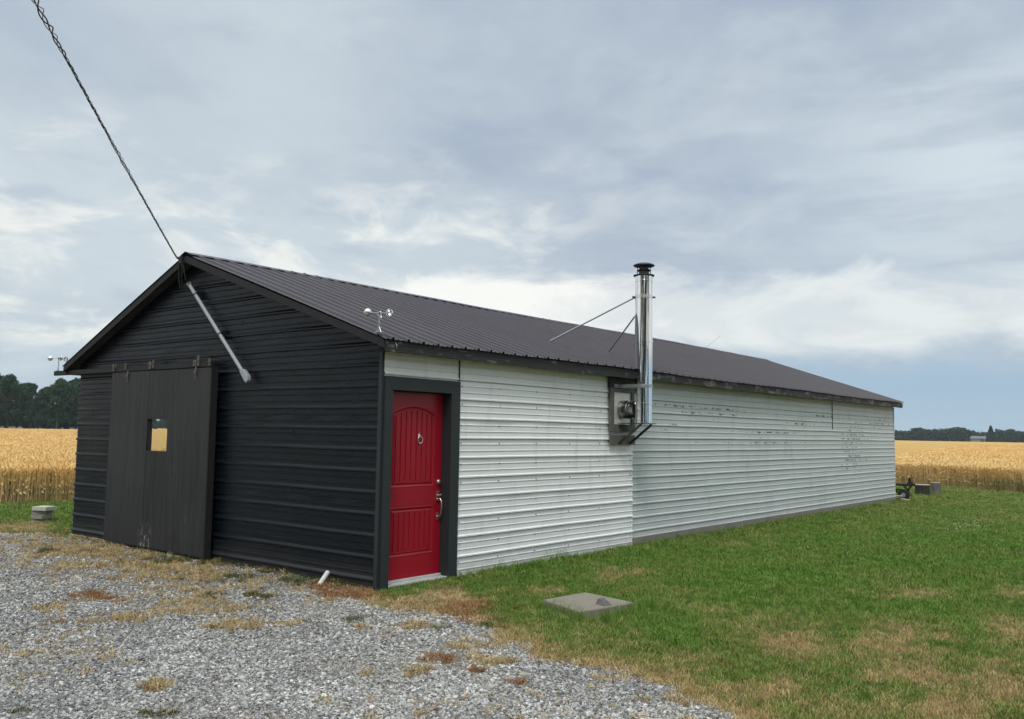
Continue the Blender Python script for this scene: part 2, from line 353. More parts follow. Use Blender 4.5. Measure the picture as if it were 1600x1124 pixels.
# ------------------------------------------------------------------ geometry helpers
class MB:
    def __init__(s): s.v = []; s.f = []
    def add(s, vs, fs):
        o = len(s.v); s.v += [tuple(v) for v in vs]; s.f += [tuple(i + o for i in f) for f in fs]; return s
    def box(s, x0, x1, y0, y1, z0, z1):
        return s.add([(x0, y0, z0), (x1, y0, z0), (x1, y1, z0), (x0, y1, z0), (x0, y0, z1), (x1, y0, z1), (x1, y1, z1), (x0, y1, z1)],
                     [(0, 3, 2, 1), (4, 5, 6, 7), (0, 1, 5, 4), (1, 2, 6, 5), (2, 3, 7, 6), (3, 0, 4, 7)])
    def prism(s, poly, axis, a, b):   # polygon (2d) extruded along axis
        def P(q, c): return (c, q[0], q[1]) if axis == 0 else ((q[0], c, q[1]) if axis == 1 else (q[0], q[1], c))
        n = len(poly); vs = [P(q, a) for q in poly] + [P(q, b) for q in poly]
        fs = [tuple(range(n)), tuple(range(2 * n - 1, n - 1, -1))] + [(i, i + n, (i + 1) % n + n, (i + 1) % n) for i in range(n)]
        return s.add(vs, fs)
    def tube(s, pts, r, n=10, cap=True):
        pts = [Vector(p) for p in pts]; rs = r if hasattr(r, '__len__') else [r] * len(pts); vs = []; fs = []
        up = None
        for i, p in enumerate(pts):
            a = pts[min(i + 1, len(pts) - 1)] - pts[max(i - 1, 0)]; a.normalize()
            if up is None: up = a.orthogonal().normalized()
            e1 = (up - a * up.dot(a)).normalized(); up = e1; e2 = a.cross(e1)
            for k in range(n): vs.append(p + (e1 * math.cos(2 * math.pi * k / n) + e2 * math.sin(2 * math.pi * k / n)) * rs[i])
        for i in range(len(pts) - 1):
            for k in range(n): fs.append((i * n + k, i * n + (k + 1) % n, (i + 1) * n + (k + 1) % n, (i + 1) * n + k))
        if cap: fs += [tuple(range(n - 1, -1, -1)), tuple((len(pts) - 1) * n + k for k in range(n))]
        return s.add(vs, fs)
    def lathe(s, prof, c=(0, 0, 0), n=40):    # prof: (r, z) about a vertical axis
        vs = [(c[0] + r * math.cos(2 * math.pi * k / n), c[1] + r * math.sin(2 * math.pi * k / n), c[2] + z) for r, z in prof for k in range(n)]
        fs = [(i * n + k, i * n + (k + 1) % n, (i + 1) * n + (k + 1) % n, (i + 1) * n + k) for i in range(len(prof) - 1) for k in range(n)]
        return s.add(vs, fs)
def link_mesh(name, v, f, m, parent=None, root=(0, 0, 0), smooth=False, bevel=0.0):
    me = bpy.data.meshes.new(name); o = bpy.data.objects.new(name, me)
    w = Vector(root)
    if parent is not None:
        p = parent
        while p is not None: w += p.location; p = p.parent
    me.from_pydata([(a[0] - w.x, a[1] - w.y, a[2] - w.z) for a in v], [], f)
    me.materials.append(m); COL.objects.link(o)
    if parent is None: o.location = root
    else: o.parent = parent
    if smooth: me.polygons.foreach_set('use_smooth', [True] * len(me.polygons)); me.set_sharp_from_angle(angle=R(35))
    if bevel:
        b = o.modifiers.new('bevel', 'BEVEL'); b.width = bevel; b.segments = 2; b.limit_method = 'ANGLE'
    me.validate(); return o
def part(name, mb, m, parent=None, **k): return link_mesh(name, mb.v, mb.f, m, parent, **k)
def tag(o, label=None, cat=None, group=None, kind=None):
    if label: o['label'] = label
    if cat: o['category'] = cat
    if group: o['group'] = group
    if kind: o['kind'] = kind
    return o
def empty(name, loc, label, cat, group=None):
    o = bpy.data.objects.new(name, None); COL.objects.link(o); o.location = loc; o.empty_display_size = .2
    return tag(o, label, cat, group)
_perm = RNG.random((256, 256))
def vnoise(x, y):
    x = np.asarray(x, float); y = np.asarray(y, float); xi = np.floor(x).astype(int); yi = np.floor(y).astype(int); fx = x - xi; fy = y - yi
    fx = fx * fx * (3 - 2 * fx); fy = fy * fy * (3 - 2 * fy); g = lambda a, b: _perm[a % 256, b % 256]
    return (g(xi, yi) * (1 - fx) + g(xi + 1, yi) * fx) * (1 - fy) + (g(xi, yi + 1) * (1 - fx) + g(xi + 1, yi + 1) * fx) * fy
def fbm(x, y, o=4):
    r = 0; a = .5; tt = 0
    for k in range(o): r = r + a * vnoise(x * 2 ** k + 17.3 * k, y * 2 ** k + 9.1 * k); tt += a; a *= .55
    return r / tt

# ------------------------------------------------------------------ ground masks (world coordinates)
GEDGE = [(-40, -30), (-14, -4.2), (-9.4, -1.3), (-7.56, -.68), (-7.33, -.31), (-6.5, -.28), (-6.05, -.12), (-4.6, -.12), (-2.8, -.03), (-1.0, .02), (-.1, -.2), (.36, -.5), (.91, -.56), (1.47, -.44), (1.77, -.45), (2.15, -.63), (2.55, -.95), (3.01, -1.15), (3.4, -1.08), (3.97, -1.22), (4.47, -1.34), (4.71, -1.51), (5.3, -2.0), (6.6, -3.6), (9, -8), (14, -30)]
GX = np.array([p[0] for p in GEDGE]); GY = np.array([p[1] for p in GEDGE])
def gravel_side(x, y):       # >0 on gravel (in metres along y, roughly)
    return np.interp(x, GX, GY) - y + (fbm(x * 3, y * 3) - .5) * .35
STRAW = [(-8.35, .07, .4, .44, .87, -.37), (-4.8, -.58, .52, .53, .85, -.42), (-3.14, -.78, .53, .53, .75, -.42), (-1.94, -.93, .44, .44, .61, -.38), (-1.36, -2.71, .1, .1, .17, -.08), (-.55, -2.53, .18, .17, .25, -.13), (-.64, -1.73, .32, .31, .42, -.26), (.42, -2.0, .16, .14, .17, -.12), (.66, -1.68, .12, .11, .13, -.09), (.12, -.78, .05, .05, .16, -.13), (.84, -.32, .16, .15, .27, -.27), (.83, .14, .28, .27, .43, -.46), (1.32, -1.4, .08, .07, .11, -.1), (1.55, -1.02, .1, .09, .11, -.11), (2.26, -1.24, .11, .1, .13, -.14), (2.46, -1.06, .09, .09, .11, -.13), (2.75, -1.47, .1, .09, .1, -.11), (2.6, -2.01, .07, .06, .09, -.1), (1.66, -3.39, .07, .07, .13, -.08), (2.34, -2.25, .03, .03, .06, -.06)]
RED = [(-1.67, -2.17, .18, .18, .26, -.13), (1.32, -.08, .22, .21, .33, -.38), (-.5, -.27, .15, .14, .18, -.15), (2.5, -1.68, .09, .08, .09, -.09), (3.32, -1.74, .04, .04, .06, -.07), (2.89, -1.74, .04, .04, .05, -.06), (-.74, -2.99, .08, .07, .1, -.05), (.03, -.38, .23, .22, .19, -.17)]
WEED = [(-3.28, -.23, .28, .28, .4, -.24), (-2.76, -.02, .22, .22, .33, -.22), (-1.88, -.09, .16, .16, .32, -.23), (-1.64, -.64, .14, .14, .29, -.2), (-.6, -1.09, .08, .08, .2, -.14), (-1.09, -.28, .15, .15, .24, -.18), (-.89, -1.37, .05, .05, .15, -.1), (-3.24, -.51, .13, .14, .29, -.17), (-5.22, -1.01, .11, .11, .25, -.11), (.99, -1.18, .05, .05, .08, -.07), (1.79, -.96, .06, .05, .08, -.09), (1.98, -.44, .08, .08, .14, -.16), (2.14, -3.7, .06, .05, .06, -.04), (1.6, -4.19, .07, .06, .07, -.03), (-7.08, -.04, .1, .1, .33, -.15)]
DEAD = [(4.84, 1.38, .33, .3, .21, -.76), (5.28, .43, .32, .29, .14, -.58), (5.65, -.44, .15, .14, .1, -.43), (5.12, 4.79, .27, .26, .1, -.58), (5.45, 2.27, .26, .24, .13, -.73), (4.32, 3.75, .31, .3, .11, -.42), (4.25, .53, .19, .18, .17, -.43), (5.78, .65, .21, .19, .13, -.78), (1.33, 2.61, .22, .22, .31, -.5), (4.61, -.82, .22, .2, .15, -.36), (1.36, 1.16, .15, .14, .18, -.25)]
LUSH = [(1.61, 4.37, .93, .94, .5, -.99), (2.96, 4.21, 1.17, 1.15, .48, -1.26), (3.45, 8.11, 1.47, 1.52, .64, -2.62), (2.56, 1.1, .21, .2, .33, -.57), (-.07, 2.68, .47, .48, .35, -.45), (3.28, .42, .25, .23, .31, -.57), (2.91, .62, .13, .12, .28, -.49)]
def ell(L, x, y, soft=.5):
    out = np.zeros(np.shape(x))
    wx = (fbm(x * 5 + 50, y * 5) - .5) * 1.6; wy = (fbm(x * 5, y * 5 + 80) - .5) * 1.6
    for cx, cy, ax, ay, bx, by in L:
        det = ax * by - ay * bx; dx = x - cx + wx * (abs(ax) + abs(bx)); dy = y - cy + wy * (abs(ay) + abs(by))
        p = (dx * by - dy * bx) / det; q = (ax * dy - ay * dx) / det
        r = np.sqrt(p * p + q * q); out = np.maximum(out, np.clip((1.25 - r) / soft, 0, 1))
    return out
def dryness(x, y):
    d = .17 + .62 * ell(DEAD, x, y, 1.1) + (fbm(x * 1.3, y * 1.3) - .5) * .60 + (fbm(x * 5, y * 5) - .5) * .35
    near = np.clip((3.2 - y) / 3.5, 0, 1) * np.clip((x - 1.6) / 2.0, 0, 1); d = d + near * .27
    d = d - .55 * ell(LUSH, x, y, .9)
    e = gravel_side(x, y); d = d + .55 * np.clip(1 + e / .45, 0, 1)
    d = d + .6 * ell(STRAW, x, y) + .5 * ell(RED, x, y)
    yel = np.clip((y - 12) / 8, 0, 1) * .15
    return np.clip(d + yel, 0, 1)
# yard outline inside the wheat
YARD = np.array([(-13.37, 1.6), (-12.8, 3), (-11, 10), (-9.3, 18), (-7.5, 25), (-2.74, 28.5), (-.34, 28), (1.9, 26.1), (8, 21.5), (30, 8), (60, -20), (80, -80), (0, -120), (-55, -80), (-40, -38), (-28, -15.5), (-19, -3.2), (-14.2, 0)])
def yard_r(th):              # distance from the origin to the yard edge along angle th
    dx, dy = math.cos(th), math.sin(th); best = 1e9
    for i in range(len(YARD)):
        a = YARD[i]; b = YARD[(i + 1) % len(YARD)]; e = b - a; det = dx * (-e[1]) + e[0] * dy
        if abs(det) < 1e-9: continue
        s_ = (a[0] * (-e[1]) + e[0] * a[1]) / det; q = (dx * a[1] - dy * a[0]) / det
        if s_ > 0 and 0 <= q <= 1: best = min(best, s_)
    return best
NTH = 720; YR = np.array([yard_r(2 * math.pi * k / NTH) for k in range(NTH)])
def yard_rad(x, y):
    th = (np.arctan2(y, x) / (2 * math.pi) * NTH) % NTH; i = np.floor(th).astype(int) % NTH; f = th - np.floor(th)
    return YR[i] * (1 - f) + YR[(i + 1) % NTH] * f

# ------------------------------------------------------------------ ground
def grid_obj(name, xs, ys, keep, m, z, attr=None):
    gx, gy = np.meshgrid(xs, ys, indexing='ij'); nx, ny = gx.shape
    zz = z(gx, gy); idx = np.arange(nx * ny).reshape(nx, ny)
    cx = (gx[:-1, :-1] + gx[1:, 1:]) / 2; cy = (gy[:-1, :-1] + gy[1:, 1:]) / 2; k = keep(cx, cy)
    q = np.stack([idx[:-1, :-1][k], idx[1:, :-1][k], idx[1:, 1:][k], idx[:-1, 1:][k]], 1)
    used, invx = np.unique(q, return_inverse=True); q = invx.reshape(q.shape)
    V = np.stack([gx.ravel(), gy.ravel(), zz.ravel()], 1)[used]
    me = bpy.data.meshes.new(name); me.vertices.add(len(V)); me.vertices.foreach_set('co', V.astype(np.float32).ravel())
    me.loops.add(q.size); me.loops.foreach_set('vertex_index', q.astype(np.int32).ravel())
    me.polygons.add(len(q)); me.polygons.foreach_set('loop_start', np.arange(0, q.size, 4, dtype=np.int32)); me.polygons.foreach_set('loop_total', np.full(len(q), 4, np.int32))
    me.polygons.foreach_set('use_smooth', np.ones(len(q), bool))
    me.update(); me.validate(); me.materials.append(m)
    a = me.attributes.new('dry', 'FLOAT', 'POINT'); a.data.foreach_set('value', dryness(V[:, 0], V[:, 1]).astype(np.float32))
    o = bpy.data.objects.new(name, me); COL.objects.link(o); return o
XS = np.arange(-30, 16.01, .08); YS = np.arange(-12, 34.01, .08)
far = MB(); n = 96; far.v = [(0, 0, -.035)] + [(1400 * math.cos(2 * math.pi * k / n), 1400 * math.sin(2 * math.pi * k / n), -.035) for k in range(n)]
far.f = [(0, 1 + k, 1 + (k + 1) % n) for k in range(n)]
tag(part('ground', far, M_SOIL), kind='structure')
gz = lambda x, y: (fbm(x * .8, y * .8) - .5) * .03 - .004
inb = lambda x, y: (x > -6.7) & (x < -.08) & (y > .1) & (y < 18.5)
tag(grid_obj('lawn', XS, YS, lambda x, y: (gravel_side(x, y) <= 0) & ~inb(x, y), M_LAWN, gz), kind='structure')
tag(grid_obj('gravel_drive', XS, YS, lambda x, y: gravel_side(x, y) > 0, M_GRAVEL, gz), kind='structure')
def gzz(x, y): return (fbm(x * .8, y * .8) - .5) * .03 - .004

# ------------------------------------------------------------------ scatter (geometry-node instances for uncountable stuff only)
def src_collection(name, meshes):
    c = bpy.data.collections.new(name)
    for i, (v, f, m) in enumerate(meshes):
        me = bpy.data.meshes.new(name); me.from_pydata(v, [], f); me.materials.append(m); me.update()
        c.objects.link(bpy.data.objects.new(name + '_variant', me))
    return c
def scatter(name, coll, P, rz, tilt, scl, dry):
    N = len(P); me = bpy.data.meshes.new(name); me.vertices.add(N); me.vertices.foreach_set('co', P.astype(np.float32).ravel())
    rot = np.zeros((N, 3), np.float32); rot[:, 0] = tilt[:, 0]; rot[:, 1] = tilt[:, 1]; rot[:, 2] = rz
    a = me.attributes.new('rot', 'FLOAT_VECTOR', 'POINT'); a.data.foreach_set('vector', rot.ravel())
    if scl.ndim == 1: scl = np.stack([scl] * 3, 1)
    a = me.attributes.new('scl', 'FLOAT_VECTOR', 'POINT'); a.data.foreach_set('vector', scl.astype(np.float32).ravel())
    a = me.attributes.new('dry', 'FLOAT', 'POINT'); a.data.foreach_set('value', dry.astype(np.float32))
    o = bpy.data.objects.new(name, me); COL.objects.link(o)
    ng = bpy.data.node_groups.new(name + ' scatter', 'GeometryNodeTree')
    ng.interface.new_socket('Geometry', in_out='INPUT', socket_type='NodeSocketGeometry'); ng.interface.new_socket('Geometry', in_out='OUTPUT', socket_type='NodeSocketGeometry')
    gi = ng.nodes.new('NodeGroupInput'); go = ng.nodes.new('NodeGroupOutput'); ci = ng.nodes.new('GeometryNodeCollectionInfo')
    ci.inputs['Collection'].default_value = coll; ci.inputs['Separate Children'].default_value = True; ci.inputs['Reset Children'].default_value = True
    ip = ng.nodes.new('GeometryNodeInstanceOnPoints'); ip.inputs['Pick Instance'].default_value = True
    r1 = ng.nodes.new('GeometryNodeInputNamedAttribute'); r1.data_type = 'FLOAT_VECTOR'; r1.inputs[0].default_value = 'rot'
    r2 = ng.nodes.new('GeometryNodeInputNamedAttribute'); r2.data_type = 'FLOAT_VECTOR'; r2.inputs[0].default_value = 'scl'
    L = ng.links.new; L(gi.outputs[0], ip.inputs['Points']); L(ci.outputs[0], ip.inputs['Instance'])
    L(r1.outputs[0], ip.inputs['Rotation']); L(r2.outputs[0], ip.inputs['Scale']); L(ip.outputs[0], go.inputs[0])
    md = o.modifiers.new('scatter', 'NODES'); md.node_group = ng
    return o
def polar(N, r0, r1, half, power=1.0):      # points round the viewpoint, density falling with distance
    q = RNG.random(N); r = r0 + (r1 - r0) * q ** power
    th = math.atan2(cF.y, cF.x) + (RNG.random(N) * 2 - 1) * half
    return CAM.x + r * np.cos(th), CAM.y + r * np.sin(th), r

# gravel stones
stones = []
for k in range(7):
    bm = bmesh.new(); bmesh.ops.create_icosphere(bm, subdivisions=1, radius=1)
    rr_ = random.Random(k)
    for v in bm.verts: v.co *= rr_.uniform(.6, 1.15); v.co.z *= .62; v.co.x *= 1.15
    bm.normal_update(); vi = {v: i for i, v in enumerate(bm.verts)}
    stones.append(([tuple(v.co) for v in bm.verts], [tuple(vi[v] for v in f.verts) for f in bm.faces], M_PEBBLE)); bm.free()
CS = src_collection('pebble', stones)
x, y, r = polar(680000, 4.2, 18, R(40), 1.25)
g = gravel_side(x, y); st = np.maximum(ell(STRAW, x, y), ell(RED, x, y))
bare = fbm(x * 2.2 + 9, y * 2.2) * .5 + fbm(x * .5, y * .5 + 30) * .5
k = (g > -.05) & (RNG.random(len(x)) > st * .85) & ~((x > -6.8) & (x < .03) & (y > -.03))
x, y, r, = x[k], y[k], r[k]; N = len(x)
s_ = (.0048 + .0085 * RNG.random(N) ** 2.6 + .007 * (RNG.random(N) < .02)) * (1 + r * .030)
P_ = np.stack([x, y, gzz(x, y) + s_ * .3], 1)
tag(scatter('gravel', CS, P_, RNG.random(N) * 6.28, (RNG.random((N, 2)) - .5) * 1.2, s_, np.zeros(N)), kind='stuff')
# a few stray stones lie on the lawn edge through gravel_side's noise; none elsewhere

# grass tufts
def tuft(seed, nb, h, spread, lean, w, m, flat=0.0):
    rg = random.Random(seed); V = []; F_ = []
    for b in range(nb):
        a = rg.uniform(0, 6.283); d_ = rg.uniform(0, spread); bx, by = math.cos(a) * d_, math.sin(a) * d_
        hh = h * rg.uniform(.5, 1.1); la = rg.uniform(0, 6.283); ll = lean * rg.uniform(.2, 1.2) * hh
        wx, wy = -math.sin(la + rg.uniform(-1, 1)) * w / 2, math.cos(la + rg.uniform(-1, 1)) * w / 2
        dx, dy = math.cos(la) * ll, math.sin(la) * ll; o = len(V); zf = 1 - flat * rg.random()
        V += [(bx - wx, by - wy, -.01), (bx + wx, by + wy, -.01), (bx + dx * .4 + wx * .8, by + dy * .4 + wy * .8, hh * .6 * zf), (bx + dx * .4 - wx * .8, by + dy * .4 - wy * .8, hh * .6 * zf), (bx + dx, by + dy, hh * zf * (1 - .3 * flat))]
        F_ += [(o, o + 1, o + 2, o + 3), (o + 3, o + 2, o + 4)]
    return V, F_, m
CT = src_collection('turf', [tuft(i, 15, .040, .06, .85, .0042, M_BLADE) for i in range(6)])
x, y, r = polar(230000, 4.0, 42, R(46), 1.35)
k = (gravel_side(x, y) < .02) & ~((x > -6.9) & (x < .05) & (y > -.1) & (y < 18.7)) & (np.hypot(x, y) < yard_rad(x, y) + .1)
slabm = (x > 1.86) & (x < 2.5) & (y > .3) & (y < 1.02); k &= ~slabm
dr = dryness(x, y); sparse = ell(STRAW, x, y) * (x < 1.4); k &= RNG.random(len(x)) > sparse * .6
x, y, r, dr = x[k], y[k], r[k], dr[k]; N = len(x)
s_ = (.75 + .5 * RNG.random(N)) * (1 + np.clip((r - 8) / 22, 0, 1.4)); s_ *= np.where(ell(LUSH, x, y) > .4, 1.12, 1) * (1 - .25 * dr)
near_wall = (x > 0) & (x < .35) & (y > 1.2) & (y < 19); s_ = s_ * np.where(near_wall, 1.35, 1)
hz = np.stack([s_, s_, s_ * (1.0 / (1 + np.clip((r - 8) / 40, 0, .6)))], 1)
tag(scatter('grass', CT, np.stack([x, y, gzz(x, y)], 1), RNG.random(N) * 6.28, (RNG.random((N, 2)) - .5) * .3, hz, np.clip(dr + RNG.normal(0, .19, N), 0, 1)), kind='stuff')
# taller tufts along the walls, slab and edges
CTT = src_collection('tall_turf', [tuft(20 + i, 9, .17, .05, .5, .0035, M_BLADE) for i in range(5)])
L_ = []
for i in range(1500):
    L_.append((.05 + abs(random.gauss(0, .07)), random.uniform(1.3, 18.7), random.uniform(.25, .6)))
for i in range(110): a = random.random(); L_.append((1.86 + .7 * a + random.gauss(0, .04), .16 + .25 * (1 - a) + random.gauss(0, .05), random.uniform(.4, .8)))
for i in range(90): L_.append((2.6 + abs(random.gauss(0, .1)), random.uniform(.2, 1.1), random.uniform(.4, 1.0)))
for i in range(30): L_.append((1.85 + random.gauss(0, .04), random.uniform(.45, 1.0), random.uniform(.25, .45)))
for i in range(7): L_.append((.07 + abs(random.gauss(0, .05)), 3.05 + random.gauss(0, .12), random.uniform(1.0, 1.7)))
for i in range(5): L_.append((.07 + abs(random.gauss(0, .05)), 1.9 + random.gauss(0, .2), random.uniform(.7, 1.2)))
for i in range(60): L_.append((-7.3 + random.gauss(0, .15), random.uniform(-.1, 1.2), random.uniform(.6, 1.1)))
for i in range(120): L_.append((random.uniform(-.6, 1.2), random.uniform(21, 24), random.uniform(.6, 1.0)))
A = np.array(L_); N = len(A); dr = np.clip(RNG.normal(.12, .15, N), 0, 1)
tag(scatter('tall_grass', CTT, np.stack([A[:, 0], A[:, 1], gzz(A[:, 0], A[:, 1])], 1), RNG.random(N) * 6.28, (RNG.random((N, 2)) - .5) * .3, A[:, 2], dr), kind='stuff')
# dead grass and weeds on the gravel
CD = src_collection('straw', [tuft(40 + i, 18, .045, .055, 1.5, .004, M_STRAW, .6) for i in range(5)])
x, y, r = polar(230000, 3.9, 19, R(42), 1.2)
e1, e2, e3 = ell(STRAW, x, y, .8), ell(RED, x, y, .6), ell(WEED, x, y, .6); gs = gravel_side(x, y)
patch = fbm(x * 6, y * 6); edge = np.clip(1 - np.abs(gs) / .22, 0, 1) * (x > -.2) * .8
gen = np.clip((fbm(x * 1.1 + 5, y * 1.1 + 5) - .60) * 3, 0, .07); tz = np.clip((y + 2.3) / 1.2, 0, 1) * np.clip((.3 - x) / 1.5, 0, 1) * np.clip((x + 8) / 1.5, 0, 1); gen = np.maximum(gen, tz * np.clip((fbm(x * 1.6 + 3, y * 1.6) - .38) * 4, 0, .55))
prob = np.maximum.reduce([e1 * np.clip((patch - .30) * 5, 0, 1) * np.where(y < -.95, .5, .95), e2 * np.where(y < -1.0, .5, .8) * np.clip((patch - .3) * 5, 0, 1), e3 * np.clip((patch - .40) * 6, 0, 1), edge * np.clip((patch - .4) * 5, 0, 1) * .5, gen * np.clip((patch - .44) * 8, 0, 1)])
wall_soil = (y > -.28) & (y < .0) & (x > -6.8) & (x < 0); prob = np.maximum(prob, wall_soil * np.clip((patch - .42) * 5, 0, .55))
k = (RNG.random(len(x)) < prob) & (gs > -.9) & ~((x > -6.8) & (x < .03) & (y > -.03))
x, y, r, e1, e2, e3, ws = x[k], y[k], r[k], e1[k], e2[k], e3[k], wall_soil[k]; N = len(x)
kind = np.where(e3 > np.maximum(e1, e2) * .9, 3.0, np.where(e2 > e1, 2.0, 1.0)); kind = np.where(ws & (RNG.random(N) < .5), 3.0, kind)
kind = np.where(RNG.random(N) < .12, np.array([1.0, 2.0, 3.0])[RNG.integers(0, 3, N)], kind)
s_ = (.45 + .6 * RNG.random(N)) * (1 + r * .02) * np.where(kind > 2.5, .85, 1)
tag(scatter('dead_grass', CD, np.stack([x, y, gzz(x, y) + .006], 1), RNG.random(N) * 6.28, (RNG.random((N, 2)) - .5) * .6, s_, kind), kind='stuff')
# rooted weeds with some height: along the foot of the black wall and in the weedy patches
CG = src_collection('weeds', [tuft(60 + i, 16, .085, .05, .9, .007, M_STRAW, .3) for i in range(5)])
x = np.concatenate([RNG.uniform(-6.6, -.1, 260), RNG.uniform(-6.5, 3.4, 9000)]); y = np.concatenate([-.06 - np.abs(RNG.normal(0, .08, 260)), RNG.uniform(-3.2, .8, 9000)])
pr = np.maximum(ell(WEED, x, y, .6) * .55, ell(STRAW, x, y, .8) * .05); pr[:260] = (fbm(x[:260] * 2, x[:260] * 0) > .45) * .8
k = (RNG.random(len(x)) < pr) & ~((x > -6.8) & (x < .03) & (y > -.03)) & (fbm(x * 7, y * 7) > .42) & ~((x > -5.6) & (x < -2.95) & (y > -.2)); x, y = x[k], y[k]; N = len(x)
tag(scatter('weeds', CG, np.stack([x, y, gzz(x, y)], 1), RNG.random(N) * 6.28, (RNG.random((N, 2)) - .5) * .5, .35 + .75 * RNG.random(N) ** 1.5, np.where(RNG.random(N) < .72, 3.0, 1.0)), kind='stuff')
# clover flowers
def flower():
    V = []; F_ = []
    for k in range(5):
        a = k * 1.257; V += [(0, 0, .07), (.012 * math.cos(a - .5), .012 * math.sin(a - .5), .075), (.016 * math.cos(a), .016 * math.sin(a), .08), (.012 * math.cos(a + .5), .012 * math.sin(a + .5), .075)]; F_.append((4 * k, 4 * k + 1, 4 * k + 2, 4 * k + 3))
    return V, F_, simple('clover petal', (.6, .62, .5), .7)
N = 50; fx = np.concatenate([3.17 + RNG.normal(0, .22, 40), RNG.uniform(1.5, 6, 10)]); fy = np.concatenate([12.0 + RNG.normal(0, .5, 40), RNG.uniform(6, 18, 10)])
tag(scatter('clover_flowers', src_collection('clover', [flower()]), np.stack([fx, fy, gzz(fx, fy)], 1), RNG.random(N) * 6, np.zeros((N, 2)), .8 + .5 * RNG.random(N) * .7, np.zeros(N)), kind='stuff')

# ------------------------------------------------------------------ wheat
def stalks(seed, n, spread):
    rg = random.Random(seed); V = []; F_ = []
    for b in range(n):
        bx, by = rg.uniform(-spread, spread), rg.uniform(-spread, spread); h = rg.uniform(.56, .72); a = rg.uniform(0, 6.283)
        dx, dy = math.cos(a) * .07, math.sin(a) * .07; w = .0035
        for (ux, uy) in ((w, 0), (0, w)):
            o = len(V); V += [(bx - ux, by - uy, 0), (bx + ux, by + uy, 0), (bx + dx * .6 + ux, by + dy * .6 + uy, h * .9), (bx + dx * .6 - ux, by + dy * .6 - uy, h * .9)]; F_.append((o, o + 1, o + 2, o + 3))
        o = len(V); cx, cy = bx + dx * .6, by + dy * .6; ex, ey = cx + dx * .9, cy + dy * .9; e = .009
        V += [(cx, cy, h * .9), (cx + e, cy, h * .96), (cx, cy + e, h * .96), (cx - e, cy, h * .96), (cx, cy - e, h * .96), (ex, ey, h * 1.04)]
        F_ += [(o, o + 1, o + 2), (o, o + 2, o + 3), (o, o + 3, o + 4), (o, o + 4, o + 1), (o + 5, o + 2, o + 1), (o + 5, o + 3, o + 2), (o + 5, o + 4, o + 3), (o + 5, o + 1, o + 4)]
        if rg.random() < .8:
            z = h * rg.uniform(.3, .75); a = rg.uniform(0, 6.283); lx, ly = math.cos(a) * .07, math.sin(a) * .07; o = len(V)
            V += [(bx, by, z), (bx + lx * .6 - ly * .04, by + ly * .6 + lx * .04, z + .03), (bx + lx, by + ly, z - .04)]; F_.append((o, o + 1, o + 2))
    return V, F_, M_WHEAT
CW = src_collection('wheat', [stalks(i, 16, .11) for i in range(6)])
def edge_pts(n_, dens_fn):
    th = RNG.random(n_) * 2 * math.pi; return th
pts = []
# dense rim along the parts of the edge one can see, then thinning over the canopy
def band(th0, th1, d0, d1, n_, pw=1.0):
    th = RNG.uniform(th0, th1, n_); rr0 = np.interp(th % (2 * math.pi), np.arange(NTH + 1) * 2 * math.pi / NTH, np.append(YR, YR[0]))
    w_ = (fbm(np.cos(th) * 40, np.sin(th) * 40) - .5) * .5
    rr_ = rr0 + w_ + d0 + (d1 - d0) * RNG.random(n_) ** pw; return np.stack([rr_ * np.cos(th), rr_ * np.sin(th)], 1)
for th0, th1, nn, nf in ((R(60), R(100), 2600, 13000), (R(155), R(190), 1100, 8000)):
    pts.append(band(th0, th1, 0, 1.6, nn)); pts.append(band(th0, th1, -.05, .25, nn // 4)); pts.append(band(th0, th1, 1.5, 14, nf)); pts.append(band(th0, th1, 13, 190, int(nf * 2.0), 1.7))
for th0, th1, nn in ((R(100), R(155), 2600), (R(30), R(60), 2000), (R(190), R(225), 3500)):
    pts.append(band(th0, th1, 0, 1.6, nn))
Pw = np.concatenate(pts); N = len(Pw); dw = np.hypot(Pw[:, 0] - CAM.x, Pw[:, 1] - CAM.y)
zz = np.where(np.hypot(Pw[:, 0], Pw[:, 1]) - yard_rad(Pw[:, 0], Pw[:, 1]) > 3, .0, -.01)
s_ = .98 + .12 * RNG.random(N); s_ = np.stack([s_ * (1 + np.clip((dw - 30) / 60, 0, 3)), s_ * (1 + np.clip((dw - 30) / 60, 0, 3)), s_ * (.94 + .14 * fbm(Pw[:, 0] * .3, Pw[:, 1] * .3))], 1)
tag(scatter('wheat', CW, np.stack([Pw[:, 0], Pw[:, 1], zz], 1), RNG.random(N) * 6.28, (RNG.random((N, 2)) - .5) * .16, s_, np.zeros(N)), kind='stuff')
# canopy sheet under the ears, from 1 m inside the edge to the far side of the field
offs = np.concatenate([np.linspace(1.7, 12, 40), 12 + (1.0 - .0) * (np.linspace(0, 1, 50)[1:] ** 2.5) * 700])
ths = np.arange(NTH) * 2 * math.pi / NTH; V = []; F_ = []
def rmax(th):
    dgr = math.degrees(th) % 360; return 268 if 138 < dgr < 188 else 655
for i, of in enumerate(offs):
    for k in range(NTH):
        r_ = min(YR[k] + of, rmax(ths[k]) - (len(offs) - i) * .01); xx, yy = r_ * math.cos(ths[k]), r_ * math.sin(ths[k])
        V.append((xx, yy, 0))
VA = np.array(V); VA[:, 2] = .585 + (fbm(VA[:, 0] * 1.5, VA[:, 1] * 1.5) - .5) * .10 + (fbm(VA[:, 0] * .02, VA[:, 1] * .02) - .5) * .1
VA[:NTH, 2] = .15
for i in range(len(offs) - 1):
    for k in range(NTH): F_.append((i * NTH + k, (i + 1) * NTH + k, (i + 1) * NTH + (k + 1) % NTH, i * NTH + (k + 1) % NTH))
tag(link_mesh('wheat_field', [tuple(v) for v in VA], F_, M_WSHEET, smooth=True), kind='stuff')

